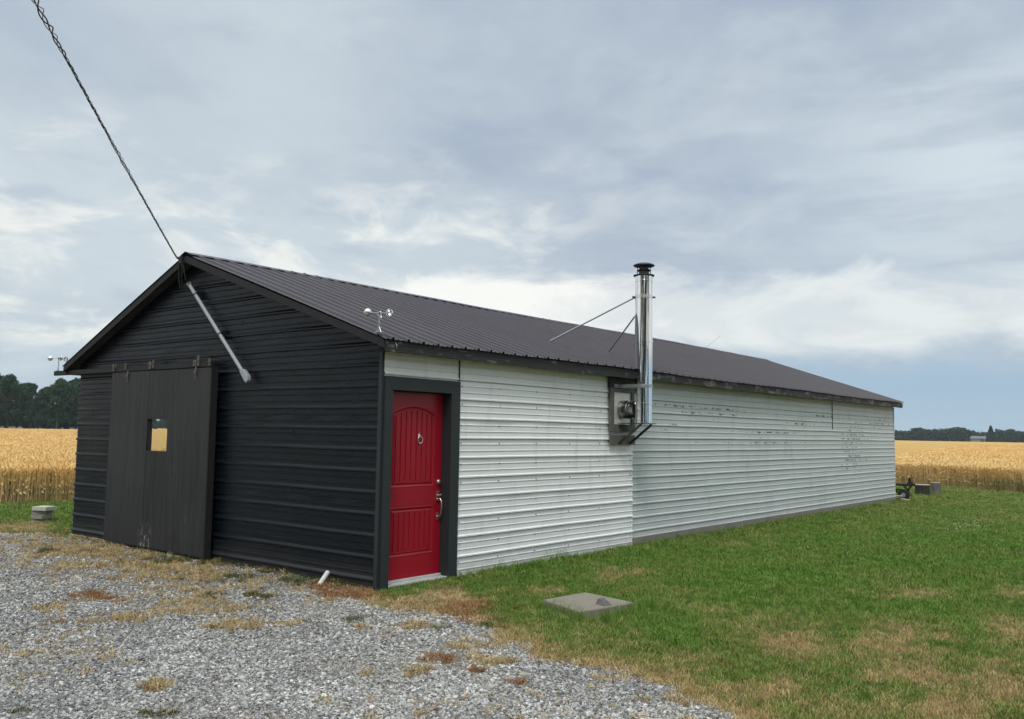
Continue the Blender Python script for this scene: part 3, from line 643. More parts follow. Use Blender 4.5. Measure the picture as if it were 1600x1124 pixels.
# ------------------------------------------------------------------ trees
def crown(seed, H, Rw, nleaf, z0=.12, q=.5, conif=False):
    rg = np.random.default_rng(seed); B = []
    if not conif:
        for k in range(26):
            zf = rg.uniform(z0 + .08, .93); rad = Rw * (.55 + .45 * math.sin(min(1, max(0, (zf - z0) / (1 - z0))) * math.pi * .8 + .35)); a = rg.uniform(0, 6.283); d_ = rad * rg.uniform(.1, .75)
            B.append((math.cos(a) * d_, math.sin(a) * d_, zf * H, rg.uniform(.22, .42) * Rw * 1.15))
        B = np.array(B); c = B[rg.integers(0, len(B), nleaf)]; n_ = rg.normal(size=(nleaf, 3)); n_ /= np.linalg.norm(n_, axis=1)[:, None]
        C_ = c[:, :3] + n_ * c[:, 3:4] * rg.uniform(.55, 1.08, (nleaf, 1)) * np.array([1, 1, .85])
    else:
        zf = rg.random(nleaf) ** 1.5; a = rg.random(nleaf) * 6.283; rad = Rw * (1 - zf) * (0.6 + .4 * rg.random(nleaf)) + .2
        C_ = np.stack([np.cos(a) * rad, np.sin(a) * rad, (z0 + zf * (1 - z0)) * H], 1)
    e1 = rg.normal(size=(nleaf, 3)); e1 /= np.linalg.norm(e1, axis=1)[:, None]; e2 = np.cross(e1, rg.normal(size=(nleaf, 3))); e2 /= np.linalg.norm(e2, axis=1)[:, None]
    sz = q * rg.uniform(.5, 1.1, (nleaf, 1)); V = np.stack([C_ - e1 * sz, C_ + e2 * sz * .6, C_ + e1 * sz, C_ - e2 * sz * .6], 1).reshape(-1, 3)
    return V.tolist(), [(4 * i, 4 * i + 1, 4 * i + 2, 4 * i + 3) for i in range(nleaf)]
def trunk_mb(seed, H, r0):
    rg = random.Random(seed); m = MB(); top = (rg.uniform(-.5, .5), rg.uniform(-.5, .5), H * .8)
    m.tube([(0, 0, -.2), (top[0] * .3, top[1] * .3, H * .3), (top[0], top[1], H * .8)], [r0, r0 * .75, r0 * .2], 8)
    for k in range(6):
        z = H * rg.uniform(.25, .65); a = rg.uniform(0, 6.283); L = H * .22; m.tube([(top[0] * .4, top[1] * .4, z), (math.cos(a) * L * .6, math.sin(a) * L * .6, z + L * .5), (math.cos(a) * L, math.sin(a) * L, z + L)], [r0 * .4, r0 * .25, r0 * .08], 6)
    return m
protos = []
for k, (H, Rw, m_) in enumerate(((17.5, 4.6, M_LEAF), (15.5, 4.0, M_LEAF2), (18.5, 5.0, M_LEAF), (14.0, 3.8, M_LEAF2))):
    e = empty('broadleaf_tree', (0, 0, 0), 'tall dark green broadleaf tree in the wood beyond the wheat, left of the black gable', 'tree', 'trees of the wood left of the building')
    v, f = crown(100 + k, H, Rw, 6500, .03, .42); c = link_mesh('crown', v, f, m_, e); tr = part('trunk', trunk_mb(k, H, .28), M_TRUNK, e, smooth=True); protos.append((e, c, tr))
uw = Vector((-271.7 - CAM.x, 104.3 - CAM.y, 0)).normalized(); sw = Vector((-uw.y, uw.x, 0))   # towards the wood, and across it
slot = 0
for row in range(4):
    for j in range(-8, 8):
        dist_ = 287 + row * 9 + random.uniform(-3, 3); lat = j * 5.0 + random.uniform(-1.5, 1.5) + row * 2.5 - 12
        p = CAM + uw * dist_ + sw * lat; p.z = 0; k = random.randrange(4); e, c, tr = protos[k]
        sc_ = random.uniform(.72, .86) * (1.0 + .05 * row)
        if slot < 4: k = slot; ro = protos[k][0]
        else:
            e, c, tr = protos[k]; ro = e.copy(); COL.objects.link(ro)
            for ch in (c, tr): cc = ch.copy(); COL.objects.link(cc); cc.parent = ro
        slot += 1; ro.location = p; ro.rotation_euler.z = random.uniform(0, 6.28); ro.scale = (sc_, sc_, sc_)
# far wood all round the field
fw = []
for k in range(5):
    v, f = crown(200 + k, 12.0, 3.6, 900, .02, .75); fw.append((v, f, M_LEAF2))
CFW = src_collection('wood', fw); N = 5200; th = RNG.random(N) * 2 * math.pi
dg = np.degrees(th); rr_ = 662 + 45 * RNG.random(N) + 25 * np.sin(th * 5); hs = (.48 + .44 * fbm(np.cos(th) * 55 + 60, np.sin(th) * 55 + 60)) * RNG.uniform(.9, 1.1, N)
tag(scatter('distant_wood', CFW, np.stack([rr_ * np.cos(th), rr_ * np.sin(th), np.zeros(N) - .1], 1), RNG.random(N) * 6.28, np.zeros((N, 2)), np.stack([hs * 1.25, hs * 1.25, hs], 1), np.zeros(N)), kind='stuff')
e = empty('conifer_tree', (-108.9, 612, 0), 'dark pointed conifer standing right of the far pale barn', 'tree')
v, f = crown(300, 10.5, 3.6, 3800, .03, .6, True); link_mesh('crown', [(a + -108.9, b + 612, c_) for a, b, c_ in v], f, M_CONIF, e)
tm = MB(); tm.tube([(-108.9, 612, -.1), (-108.9, 612, 8)], [.3, .08], 8); part('trunk', tm, M_TRUNK, e)
# unseen trees added behind the viewpoint, dark shapes for the flue pipe to mirror
sv = []
for k in range(3):
    v, f = crown(400 + k, 11.0, 3.6, 3800, .05, .32); sv.append((v, f, M_LEAF))
SP = np.array([(14, -26, 0), (19, -25, 0), (23, -20, 0), (9, -31, 0), (30, -11, 0), (27, -15, 0), (3, -31, 0), (34, -5, 0), (33, 3, 0), (36, 12, 0), (-4, -34, 0), (21, -31, 0), (30, -22, 0), (-13, -36, 0)], float) * .78; N = len(SP)
tag(scatter('added_reflection_trees', src_collection('added_tree', sv), SP, RNG.random(N) * 6.28, np.zeros((N, 2)), RNG.uniform(.8, 1.1, N), np.zeros(N)), kind='stuff')
# far barn
bx, by = -115.6, 612.0; e = empty('far_barn', (bx, by, 0), 'small pale grey barn in front of the distant wood across the field', 'barn')
m = MB(); m.box(bx - 4.2, bx + 4.2, by - 3, by + 3, 0, 2.6); part('wall', m, simple('far barn wall', (.13, .14, .145), .8), e)
m = MB(); m.prism([(by - 3.4, 2.62), (by + 3.4, 2.62), (by, 4.2)], 0, bx - 4.5, bx + 4.5); part('roof', m, simple('far barn roof', (.11, .12, .13), .6), e)
m = MB(); m.box(bx + 1.4, bx + 3.2, by - 3.06, by - 3.003, 0, 2.2); part('door', m, M_STEELD, e)

# ------------------------------------------------------------------ the building
Wd, Ln, Rx, Rz, Ez, EzL, OH = 6.7828, 18.64, -3.66, 3.940, 2.622, 2.575, .173
XR, XL = .1955, -6.978
def roofz(x): return Rz + (Ez - Rz) * (x - Rx) / (XR - Rx) if x >= Rx else Rz + (EzL - Rz) * (x - Rx) / (XL - Rx)
B = empty('workshop_building', (-3.4, 9.3, 0), 'long low metal clad workshop with black gable end, white side wall and dark ribbed roof', 'workshop')
def ribs(length, phase, pitch, major=.016, minor=.004, nminor=2, asym=True, slope=.018):
    """profile samples (s, h) of ribbed steel sheet"""
    S = {0.0: 0.0, round(length, 5): 0.0}; out = []
    k0 = int((0 - phase) / pitch) - 2
    for k in range(k0, int((length - phase) / pitch) + 3):
        c = phase + k * pitch
        out += [(c - .021, 0), (c - .0195, -.011), (c - .009, -.011), (c - .008, major), (c + .006, major), (c + slope, .0)] if asym else [(c - .022, 0), (c - .010, major), (c + .010, major), (c + .022, 0)]  # recess below each rib is added to shape a dark shade line
        for j in range(1, nminor + 1):
            q = c + pitch * j / (nminor + 1); out += [(q - .0105, 0), (q - .0095, -.0055), (q - .0045, -.0055), (q - .004, minor), (q + .003, minor), (q + .009, 0)] if asym else [(q - .012, 0), (q - .005, minor), (q + .005, minor), (q + .012, 0)]  # minor ribs get the same added shade recess
    out = [(s, h) for s, h in out if 0 < s < length]; out = [(0, 0)] + out + [(length, 0)]
    res = [out[0]]
    for q in out[1:]:
        if q[0] - res[-1][0] > 1e-4: res.append(q)
    return res
# gable wall (plane y = 0), outward is -y
def gable(y0, sgn, name, m):
    mb = MB(); prof = ribs(3.85, 1.927 + .009, .2286, .022, .0095, 2, True, .032); NS = 46; rows = []
    for s, h in prof:
        z = s - .02
        xl = -Wd if z <= roofz(-Wd) - .03 else Rx + (z + .03 - Rz) / (EzL - Rz) * (XL - Rx); xr = 0 if z <= roofz(0) - .03 else Rx + (z + .03 - Rz) / (Ez - Rz) * (XR - Rx)
        if xr - xl < .02: continue
        rows.append(len(mb.v))
        for i in range(NS + 1):
            x = xl + (xr - xl) * i / NS; wv = .003 * math.sin(x * 2.1 + z * 1.3) + .0020 * math.sin(x * 7.3 + int(z / .9) * 2) + .014 * max(0, .25 - z) * (1 if sgn < 0 else 0)
            sag = .002 * math.sin(x * 3.1 + 1)
            mb.v.append((x, y0 + sgn * (h + wv), z + sag))
    for a, b in zip(rows[:-1], rows[1:]):
        for i in range(NS): mb.f.append((a + i, a + i + 1, b + i + 1, b + i) if sgn < 0 else (a + i, b + i, b + i + 1, a + i + 1))
    return part(name, mb, m, B)
gable(0, -1, 'gable_wall', M_BLACK)['label'] = 'black ribbed metal gable wall'
gable(Ln, 1, 'gable_wall', M_WOLD)
# side walls
def side(name, m, x0, sgn, y0, y1, z0, z1f, phase, pitch, major, minor, nm, amp=.004, step=.22):
    mb = MB(); H = max(z1f(y0), z1f(y1)) - z0; prof = ribs(H, phase - z0, pitch, major, minor, nm); NS = max(3, int((y1 - y0) / step)); rows = []
    for s, h in prof:
        rows.append(len(mb.v))
        for i in range(NS + 1):
            y = y0 + (y1 - y0) * i / NS; z = z0 + s
            wv = amp * math.sin(y * 1.7 + z * 2) + amp * .7 * math.sin(y * 5.1 + 2 * math.floor(z / .9))
            mb.v.append((x0 + sgn * (h + wv), y, min(z + .0015 * math.sin(y * 2.3 + z), z1f(y))))
    for a, b in zip(rows[:-1], rows[1:]):
        for i in range(NS): mb.f.append((a + i, a + i + 1, b + i + 1, b + i) if sgn > 0 else (a + i, b + i, b + i + 1, a + i + 1))
    return part(name, mb, m, B)
topz = lambda y: 2.60
o = side('side_wall', M_WNEW, .024, 1, 1.192, 5.115, -.03, topz, 2.04 + .012, .2286, .018, .0055, 2, .003); o['label'] = 'bright white ribbed cladding between the red door and the chimney'
side('wall_panel', M_WNEW, .018, 1, .0, 1.192, 2.254, topz, 2.04 + .012, .2286, .016, .006, 2, .001)
o = side('side_wall', M_WOLD, 0.0, 1, 5.0, Ln, .11, topz, 2.02, .200, .014, .007, 1, .0025); o['label'] = 'older grey white cladding with flaked paint'
side('side_wall', M_WOLD, -Wd, -1, 0, Ln, -.02, lambda y: 2.60, 2.02, .2286, .015, .004, 2)
m = MB(); m.box(.010, .034, 1.186, 1.197, 2.26, 2.55); part('seam_strip', m, M_STEELD, B)
m = MB(); m.box(.002, .016, 13.86, 13.875, 1.86, 2.5); part('seam_strip', m, M_STEELD, B)
_sm = {}
def screw(p, ax):
    if ax not in _sm:
        m = MB(); q = Vector((.012, 0, 0)) if ax == 'x' else Vector((0, -.012, 0)); m.tube([p, Vector(p) + q], .006, 6); _sm[ax] = (part('screw', m, M_STEELD, B), Vector(p)); return
    o, p0 = _sm[ax]; c = o.copy(); COL.objects.link(c); c.parent = B; c.location = Vector(p) - p0
# screws on the new sheets
for y in (1.24, 1.95, 2.7, 3.45, 4.2, 5.05):
    for k in range(-1, 10):
        z = 2.04 - k * .2286 - .05 - (.02 if k % 2 else 0)
        if .1 < z < 2.4 and not (y > 4.3 and z > 1.4): screw((.024, y + random.gauss(0, .006), z), 'x')
for x_ in (-6.3, -2.6, -1.5, -.45):
    for k in range(-8, 9):
        z = 1.927 - k * .2286 - .06
        if .1 < z < roofz(x_) - .25 and not (-5.6 < x_ < -2.9 and z < 2.6): screw((x_, -.002, z), 'y')
# foundation
m = MB(); m.box(-.30, .018, 5.14, Ln + .05, -.15, .125); m.box(-Wd - .06, -Wd + .2, .05, Ln, -.15, .08); m.box(-Wd - .04, -5.4, -.03, .02, -.15, .02)
part('foundation', m, M_FOUND, B, bevel=.01)
m = MB(); m.box(.02, .034, 8.95, 8.97, .0, .13); part('stake', m, M_CUT, B)
# corner trims
m = MB(); m.box(-.03, .022, -.034, -.018, -.02, 2.5); m.box(.006, .022, -.0175, .0, -.02, 2.5); part('corner_trim', m, M_CASE, B, bevel=.003)
m = MB(); m.box(-.03, .012, Ln + .005, Ln + .03, .1, 2.5); part('corner_trim', m, M_WOLD, B)
# roof sheets
def roof_side(x_e, z_e, nm):
    prof = ribs(Ln + 2 * OH, .11, .2286, .028, .010, 2, False); mb = MB(); NS = 14; L = math.hypot(x_e - Rx, z_e - Rz); nx, nz = -(z_e - Rz) / L, (x_e - Rx) / L
    if nz < 0: nx, nz = -nx, -nz
    ex = x_e + (.03 if x_e > Rx else -.03); ez = z_e + (z_e - Rz) / (x_e - Rx) * (ex - x_e)
    for s, h in prof:
        y = -OH - .02 + s * (Ln + 2 * OH + .04) / (Ln + 2 * OH)
        for i in range(NS + 1):
            q = i / NS; wv = .006 * math.sin(y * .9 + q * 4) + .003 * math.sin(y * 4.3 + q * 2); rg_ = .010 * math.sin(y * .55 + 1) * (1 - q)
            mb.v.append((Rx + (ex - Rx) * q + nx * (h + .012), y, Rz + (ez - Rz) * q + nz * (h + .012) + wv + rg_))
    n_ = NS + 1
    for a in range(len(prof) - 1):
        for i in range(NS): q = (a * n_ + i, a * n_ + i + 1, (a + 1) * n_ + i + 1, (a + 1) * n_ + i); mb.f.append(q if x_e < Rx else q[::-1])
    return part('roof', mb, M_ROOF, B)
RF = roof_side(XR, Ez, 'r'); RF2 = roof_side(XL, EzL, 'l')
m = MB()
for a, b in ((XR, Ez), (XL, EzL)):      # deck under the sheets
    s_ = (b - Rz) / (a - Rx); q = .004 if a > Rx else -.004
    m.prism([(Rx, Rz - .004), (a, b - .004), (a, b - .035), (Rx, Rz - .035)] if a > Rx else [(Rx - .001, Rz - .004), (Rx - .001, Rz - .035), (a, b - .035), (a, b - .004)], 1, -OH + .004, Ln + OH - .004)
part('soffit', m, M_SOFFIT, B)
m = MB(); NSY = 60
for i in range(NSY + 1):
    y = -OH - .03 + (Ln + 2 * OH + .06) * i / NSY; dz = .010 * math.sin(y * .55 + 1) + .002 * math.sin(y * 3)
    for dx, z in ((-.15, -.052), (-.02, .002), (.0, .008), (.02, .002), (.15, -.044)): m.v.append((Rx + dx, y, Rz + z + .034 + dz))
for i in range(NSY):
    for k in range(4): a = i * 5 + k; m.f.append((a, a + 5, a + 6, a + 1))
part('ridge_cap', m, M_ROOF, B)
# rake (barge) boards and eave fascia
def rake(y0, y1, mt):
    m = MB(); w = .085
    m.prism([(Rx, Rz - .006), (XR - .002, Ez - .006), (XR - .002, Ez - .006 - w), (Rx, Rz - .006 - w * 1.06)], 1, y0, y1); part('barge_board', m, mt, B, bevel=.003)
    m = MB(); w = .078; m.prism([(Rx - .002, Rz - .006), (Rx - .002, Rz - .006 - w * 1.06), (XL + .002, EzL - .006 - w), (XL + .002, EzL - .006)], 1, y0, y1); part('barge_board', m, mt, B, bevel=.003)
rake(-OH - .012, -OH + .018, M_BARGE); rake(Ln + OH - .018, Ln + OH + .012, M_BARGE)
m = MB(); yy = -OH + .019; 
while yy < Ln + OH - .03:
    y2 = min(yy + random.uniform(2.4, 3.7), Ln + OH - .019); dz = random.uniform(-.006, .006)
    m.box(XR - .028, XR + .003 + random.uniform(-.002, .002), yy, y2 - .004, Ez - .128 + dz, Ez - .012); yy = y2
part('fascia_board', m, M_FASCIA, B, bevel=.003)
m = MB(); m.box(.03, XR - .03, -OH + .02, Ln + OH - .02, 2.535, 2.552); part('soffit', m, M_SOFFIT, B)
m = MB(); m.box(XL, XL + .03, -OH + .02, Ln + OH - .02, EzL - .13, EzL - .02); part('fascia_board', m, M_FASCIA, B)
# hooks / bits under the near eave corner
m = MB()
m.tube([(XR + .004, -.02, 2.60), (XR + .022, -.015, 2.56), (XR + .008, -.01, 2.53)], .004, 6)
part('hook', m, M_GALV, B)

# sliding barn door
D = bpy.data.objects.new('sliding_door', None)
dx0, dx1, dz0, dz1, dyf, dyb = -5.52, -3.00, .045, 2.43, -.150, -.085
wx0, wx1, wz0, wz1 = -4.49, -3.98, 1.34, 1.77
m = MB(); edges = [dx0, -4.70, wx0, wx1, -3.35, dx1]
for a, b in zip(edges[:-1], edges[1:]):
    g_ = .0014; off = random.uniform(-.0025, .0025)
    if (a, b) == (wx0, wx1):
        mid = (a + b) / 2
        for c0, c1 in ((a, mid), (mid, b)):
            m.box(c0 + (g_ if c0 == mid else 0), c1 - (g_ if c1 == mid else 0), dyf + off, dyb, dz0, wz0); m.box(c0 + (g_ if c0 == mid else 0), c1 - (g_ if c1 == mid else 0), dyf + off, dyb, wz1, dz1)
    else: m.box(a + g_, b - g_, dyf + off, dyb, dz0 + random.uniform(-.01, .0), dz1)
SD = part('sliding_door', m, M_SLIDE, B, bevel=.001); SD['label'] = 'black timber sliding barn door with small square window'
m = MB(); m.box(dx1 + .001, dx1 + .022, dyf - .012, dyb + .02, dz0 - .01, dz1 + .01); m.box(dx0 - .018, dx0 - .001, dyf + .01, dyb, dz0, dz1); m.box(wx0, wx1, dyb + .002, dyb + .012, wz0 - .05, wz1 + .05); part('door_edge', m, M_BARGE, SD)
m = MB(); m.box(wx0 + .001, wx1 - .001, -.112, -.106, wz0 + .001, wz1 - .001); part('window', m, M_MIRROR, SD)
for a in ((wx0, wx0 + .02, wz0, wz1), (wx1 - .012, wx1, wz0, wz1)): m = MB(); m.box(a[0] + .001, a[1], -.125, -.1125, a[2] + .001, a[3] - .001); part('window_bead', m, M_BARGE, SD)
for xx in (-5.07, -3.345):
    m = MB(); m.box(xx - .02, xx + .02, dyf - .010, dyf - .003, 2.29, 2.45); m.box(xx - .026, xx + .026, dyf - .022, dyf - .0105, 2.36, 2.40)
    for z in (2.31, 2.34): m.tube([(xx, dyf - .01, z), (xx, dyf - .018, z)], .008, 6)
    part('hanger_strap', m, M_RUST, SD)
m = MB(); m.box(-7.41, -3.05, -.13, -.075, 2.445, 2.515); RL = part('door_rail', m, M_BARGE, B, bevel=.003)
for xx, w_, z0_, z1_ in ((-5.50, .05, 2.46, 2.56), (-5.42, .02, 2.50, 2.55), (-5.16, .035, 2.47, 2.56), (-4.50, .06, 2.46, 2.56), (-4.42, .035, 2.47, 2.575), (-3.40, .07, 2.46, 2.54), (-3.32, .05, 2.46, 2.60), (-3.06, .035, 2.455, 2.55)):
    m = MB(); m.box(xx - w_ / 2, xx + w_ / 2, -.150, -.131, z0_, z1_); m.box(xx - w_ / 2 + .005, xx + w_ / 2 - .005, -.131, -.03, z1_ - .02, z1_ - .002); m.tube([(xx, -.15, (z0_ + z1_) / 2), (xx, -.162, (z0_ + z1_) / 2)], .010, 6)
    part('bracket', m, M_RUST, RL)

# red entry door in the side wall
def door_h(y, z):        # relief of the moulded leaf; y,z from the leaf's lower near corner
    w, hgt = DW, DH; h = 0.0
    def panel(y0, y1, z0, z1, arch):
        top = z1 + arch * (1 - ((y - (y0 + y1) / 2) / ((y1 - y0) / 2)) ** 2) if y0 < y < y1 else z1
        d_ = min(y - y0, y1 - y, z - z0, top - z); return d_
    for (z0, z1, ar, n_) in ((1.00, 1.80, .085, 7), (.245, .76, 0, 7)):
        d_ = panel(.125, w - .125, z0, z1, ar)
        if d_ > 0:
            if d_ < .022: h = -.011 * math.sin(d_ / .022 * math.pi / 2)
            elif d_ < .034: h = -.011 + .010 * (d_ - .022) / .012
            elif d_ < .045: h = -.001
            else:
                h = -.001; pw = (w - .25 - .09) / n_; q = ((y - .17) % pw) / pw
                if min(q, 1 - q) * pw < .0085: h = -.012
        elif d_ > -.012: h = .004 * (1 + d_ / .012)
    return h
y0d, DW, DH, z0d = .118, .915, 2.045, .052
NY, NZ = 160, 330; ys_ = np.linspace(0, DW, NY); zs_ = np.linspace(0, DH, NZ)
m = MB()
for zq in zs_:
    for yq in ys_: m.v.append((-.085 + door_h(yq, zq), y0d + yq, z0d + zq))
for j in range(NZ - 1):
    for i in range(NY - 1): a = j * NY + i; m.f.append((a, a + 1, a + NY + 1, a + NY))
m.box(-.13, -.098, y0d + .001, y0d + DW - .001, z0d + .001, z0d + DH - .001)
DR = part('entry_door', m, M_RED, B); DR['label'] = 'red panelled entry door with arched upper panel'
yk, zk = .655, 1.575
m = MB(); m.lathe([(0, .0), (.020, .001), (.024, .006), (.014, .014), (0, .016)], n=16)
m.v = [(-.083 + z, yk + x_, zk + .035 + y_) for x_, y_, z in m.v]
ring = [(-.062 + .006 * math.sin(a), yk + .030 * math.sin(a), zk - .008 + .040 * math.cos(a)) for a in np.linspace(0, 2 * math.pi, 25)]
m.tube(ring, .0055, 8, False); m.tube([(-.083, yk, zk - .045), (-.062, yk, zk - .047)], .011, 10); m.tube([(-.083, yk, zk + .055), (-.074, yk, zk + .085)], [.012, .004], 8)
part('knocker', m, M_NICKEL, DR, smooth=True)
yl = .985
m = MB(); m.tube([(-.084, yl, 1.085), (-.066, yl, 1.085), (-.058, yl, 1.085)], [.031, .031, .024], 24); m.tube([(-.06, yl, 1.085), (-.05, yl, 1.085)], .012, 10); part('deadbolt', m, M_NICKEL, DR, smooth=True)
m = MB(); m.box(-.084, -.076, yl - .023, yl + .023, .865, .985); m.box(-.084, -.076, yl - .018, yl + .018, .655, .735)
m.tube([(-.076, yl, .885), (-.045, yl, .895), (-.026, yl, .870), (-.022, yl, .80), (-.028, yl, .735), (-.050, yl, .700), (-.076, yl, .690)], [.010, .011, .011, .010, .010, .010, .012], 12); m.tube([(-.076, yl, .93), (-.05, yl, .935), (-.035, yl, .945)], [.014, .010, .013], 10)
part('handle', m, M_NICKEL, DR, smooth=True, bevel=.002)
# casing with mitred head, reveal and sill
m = MB(); ci0, ci1, co0, co1, ct, cb = .110, 1.040, .002, 1.190, 2.104, -.01; xo, xi = .052, .010
m.prism([(co0, cb), (ci0, cb), (ci0, ct), (co0, 2.250)], 0, xi, xo); part('door_casing', m, M_CASE, B, bevel=.002)
m = MB(); m.prism([(ci1, cb), (co1, cb), (co1, 2.250), (ci1, ct)], 0, xi, xo); part('door_casing', m, M_CASE, B, bevel=.002)
m = MB(); m.prism([(ci0 + .001, ct + .001), (ci1 - .001, ct + .001), (co1 - .001, 2.2505), (co0 + .001, 2.2505)], 0, xi, xo); part('door_casing', m, M_CASE, B, bevel=.002)
m = MB(); m.box(-.14, .009, ci0 - .02, ci0 - .001, 0, 2.12); m.box(-.14, .009, ci1 + .001, ci1 + .02, 0, 2.12); m.box(-.14, .009, ci0 - .001, ci1 + .001, 2.105, 2.125); m.box(-.20, -.141, ci0 - .1, ci1 + .1, -.02, 2.2); part('door_frame', m, M_CASE, B)
m = MB(); m.box(-.10, .046, ci0 + .001, ci1 - .001, .002, .024); m.box(-.098, -.058, ci0 + .001, ci1 - .001, .0245, .048); part('door_sill', m, M_SILL, B, bevel=.003)

# conduit on the gable, with weatherhead clamps
m = MB(); a, b = Vector((-3.702, -.085, 3.557)), Vector((-2.45, -.085, 2.385)); m.tube([a, b], .024, 14); m.tube([a + (b - a) * .0, a - (b - a) * .02], .032, 12); CO = part('service_conduit', m, M_PLASTIC, B, smooth=True)
dv = (b - a).normalized(); pv = Vector((-dv.z, 0, dv.x))
q0, q1, q2, q3 = b, b + dv * .05, b + dv * .17, b + dv * .215; poly = [q0 + pv * .022, q1 + pv * .046, q2 + pv * .050, q3 + pv * .018, q3 - pv * .030, q2 - pv * .040, q1 - pv * .032, q0 - pv * .022]
m = MB(); m.prism([(p.x, p.z) for p in poly], 1, -.112, -.055); part('conduit_body', m, M_PLASTIC, CO, bevel=.010)
for q in (.12, .60):
    p = a + (b - a) * q; m = MB(); m.tube([p - dv * .012, p + dv * .012], .029, 12); m.box(p.x - .012, p.x + .012, -.07, -.005, p.z - .055, p.z + .055); part('clamp', m, M_STEELD, CO)
m = MB(); m.tube([(-3.70, -.085, 3.57), (-3.76, -.13, 3.56), (-3.82, -.15, 3.52), (-3.84, -.16, 3.62), (-3.80, -.2, 3.88)], .009, 8); m.tube([(-3.70, -.085, 3.575), (-3.78, -.15, 3.53), (-3.74, -.18, 3.66), (-3.72, -.2, 3.87)], .008, 8); m.tube([(-3.69, -.09, 3.57), (-3.68, -.16, 3.62), (-3.70, -.19, 3.80), (-3.73, -.2, 3.89)], .008, 8)
part('drip_loop', m, M_CABLE, CO, smooth=True)
m = MB(); m.box(-3.76, -3.70, -.225, -.186, 3.84, 3.93); m.tube([(-3.73, -.205, 3.88), (-3.75, -.26, 3.91)], .016, 10); part('cable_anchor', m, M_STEELD, CO)

# overhead service cable: insulated legs twisted loosely round a bare neutral
A0 = Vector((-3.75, -.26, 3.905)); A1 = CAM + Vector((-1.02550152, .41341192, .47432323)) * 6.0; A2 = A0 + (A1 - A0) * 2.6
def cpt(q):
    p = A0.lerp(A2, q); L1 = 1 / 2.6; p.z += .55 * q * (q - L1); return p
e = empty('service_cable', A0, 'twisted black overhead power cable running up from the gable peak', 'cable')
NQ = 700
for j in range(3):
    ph = 0; pts = []; side_ = (A2 - A0).cross(Vector((0, 0, 1))).normalized(); upv = side_.cross((A2 - A0).normalized())
    for i in range(NQ + 1):
        q = i / NQ; s_ = q * (A2 - A0).length
        ph = s_ * 2 * math.pi / .38 + 1.9 * math.sin(s_ * 1.1); loose = .0075 + .014 * max(0, math.sin(s_ * 2.3 + .5)) * min(1, max(0, (s_ - 2.2) / 2.0)) * (j > 0)
        pts.append(cpt(q) + side_ * math.cos(ph + j * 2.094) * loose + upv * math.sin(ph + j * 2.094) * loose)
    m = MB(); m.tube(pts, (.0052, .0048, .0036)[j], 7); part('strand' if j < 2 else 'neutral_wire', m, M_CABLE if j < 2 else M_CABLE2, e, smooth=True)

# chimney
cx, cy = .42, 4.75; CR = .128
m = MB(); m.lathe([(0, 1.835), (CR, 1.835), (CR, 2.30), (CR, 3.99), (CR - .012, 3.99), (CR - .012, 3.6)], (cx, cy, 0), 56); CH = part('chimney', m, M_STEEL, B, smooth=True); CH['label'] = 'polished steel flue pipe on brackets'
def ring_part(name, z0, z1, r_, mt, parent=CH):
    m = MB(); m.lathe([(CR + .0005, z0), (r_, z0 + .002), (r_, z1 - .002), (CR + .0005, z1)], (cx, cy, 0), 56); return part(name, m, mt, parent, smooth=True)
ring_part('joint_band', 3.005, 3.035, CR + .007, M_STEEL); ring_part('joint_band', 2.10, 2.125, CR + .007, M_STEEL); ring_part('joint_band', 3.90, 3.925, CR + .004, M_STEEL)
o = ring_part('clamp_band', 3.655, 3.705, CR + .006, M_ALU)
for s_ in (-1, 1):
    m = MB(); dvv = Vector((cR.x, cR.y, 0)).normalized() * s_; p = Vector((cx, cy, 3.68)) + dvv * (CR + .02); m.tube([p - dvv * .02, p + dvv * .022], .014, 8); part('bolt', m, M_STEELD, CH)
m = MB(); m.lathe([(CR + .018, 3.985), (CR + .026, 3.992), (CR + .026, 4.005), (CR - .01, 4.012), (CR - .03, 4.012), (CR - .03, 3.98), (CR + .018, 3.985)], (cx, cy, 0), 48)
m.lathe([(.075, 4.012), (.075, 4.06), (.098, 4.065), (.105, 4.075), (.098, 4.082), (.070, 4.086), (.070, 4.13)], (cx, cy, 0), 40)
m.lathe([(0, 4.19), (.06, 4.186), (.118, 4.172), (CR + .026, 4.155), (CR + .028, 4.145), (CR + .018, 4.135), (.05, 4.142), (0, 4.142)], (cx, cy, 0), 48)
for k in range(4):
    a_ = k * math.pi / 2 + .4; m.tube([(cx + .095 * math.cos(a_), cy + .095 * math.sin(a_), 4.0), (cx + .095 * math.cos(a_), cy + .095 * math.sin(a_), 4.15)], .006, 6)
part('chimney_cap', m, M_STEELD, CH, smooth=True)
m = MB(); m.tube([(cx - CR * .9, cy, 2.03), (.20, cy, 2.03), (.19, cy, 2.03), (.06, cy, 2.03)], [.122, .122, .135, .135], 40); m.tube([(.215, cy, 2.03), (.235, cy, 2.03)], .128, 40); part('tee_pipe', m, M_TEE, CH, smooth=True)
for p0, p1 in (((-.978, 4.301, 3.048), (cx - .11, cy - .06, 3.68)), ((-.859, 5.805, 3.007), (cx - .02, cy + CR, 3.66))):
    m = MB(); m.tube([p0, p1], .0125, 10); m.tube([Vector(p0) - Vector((0, 0, .01)), Vector(p0) + Vector((0, 0, .02))], .03, 8); part('brace_rod', m, M_GALV, CH, smooth=True)
m = MB(); m.box(.083, cx + .13, cy - .15, cy + .15, 1.822, 1.832)
for yq in (cy - .135, cy + .16):
    m.prism([(cx + .04, 1.821), (cx + .02, 1.821), (.083, 1.545), (.083, 1.52), (.105, 1.52), (cx + .04, 1.80)], 1, yq, yq + .03)
part('support_bracket', m, M_STEELD, CH)
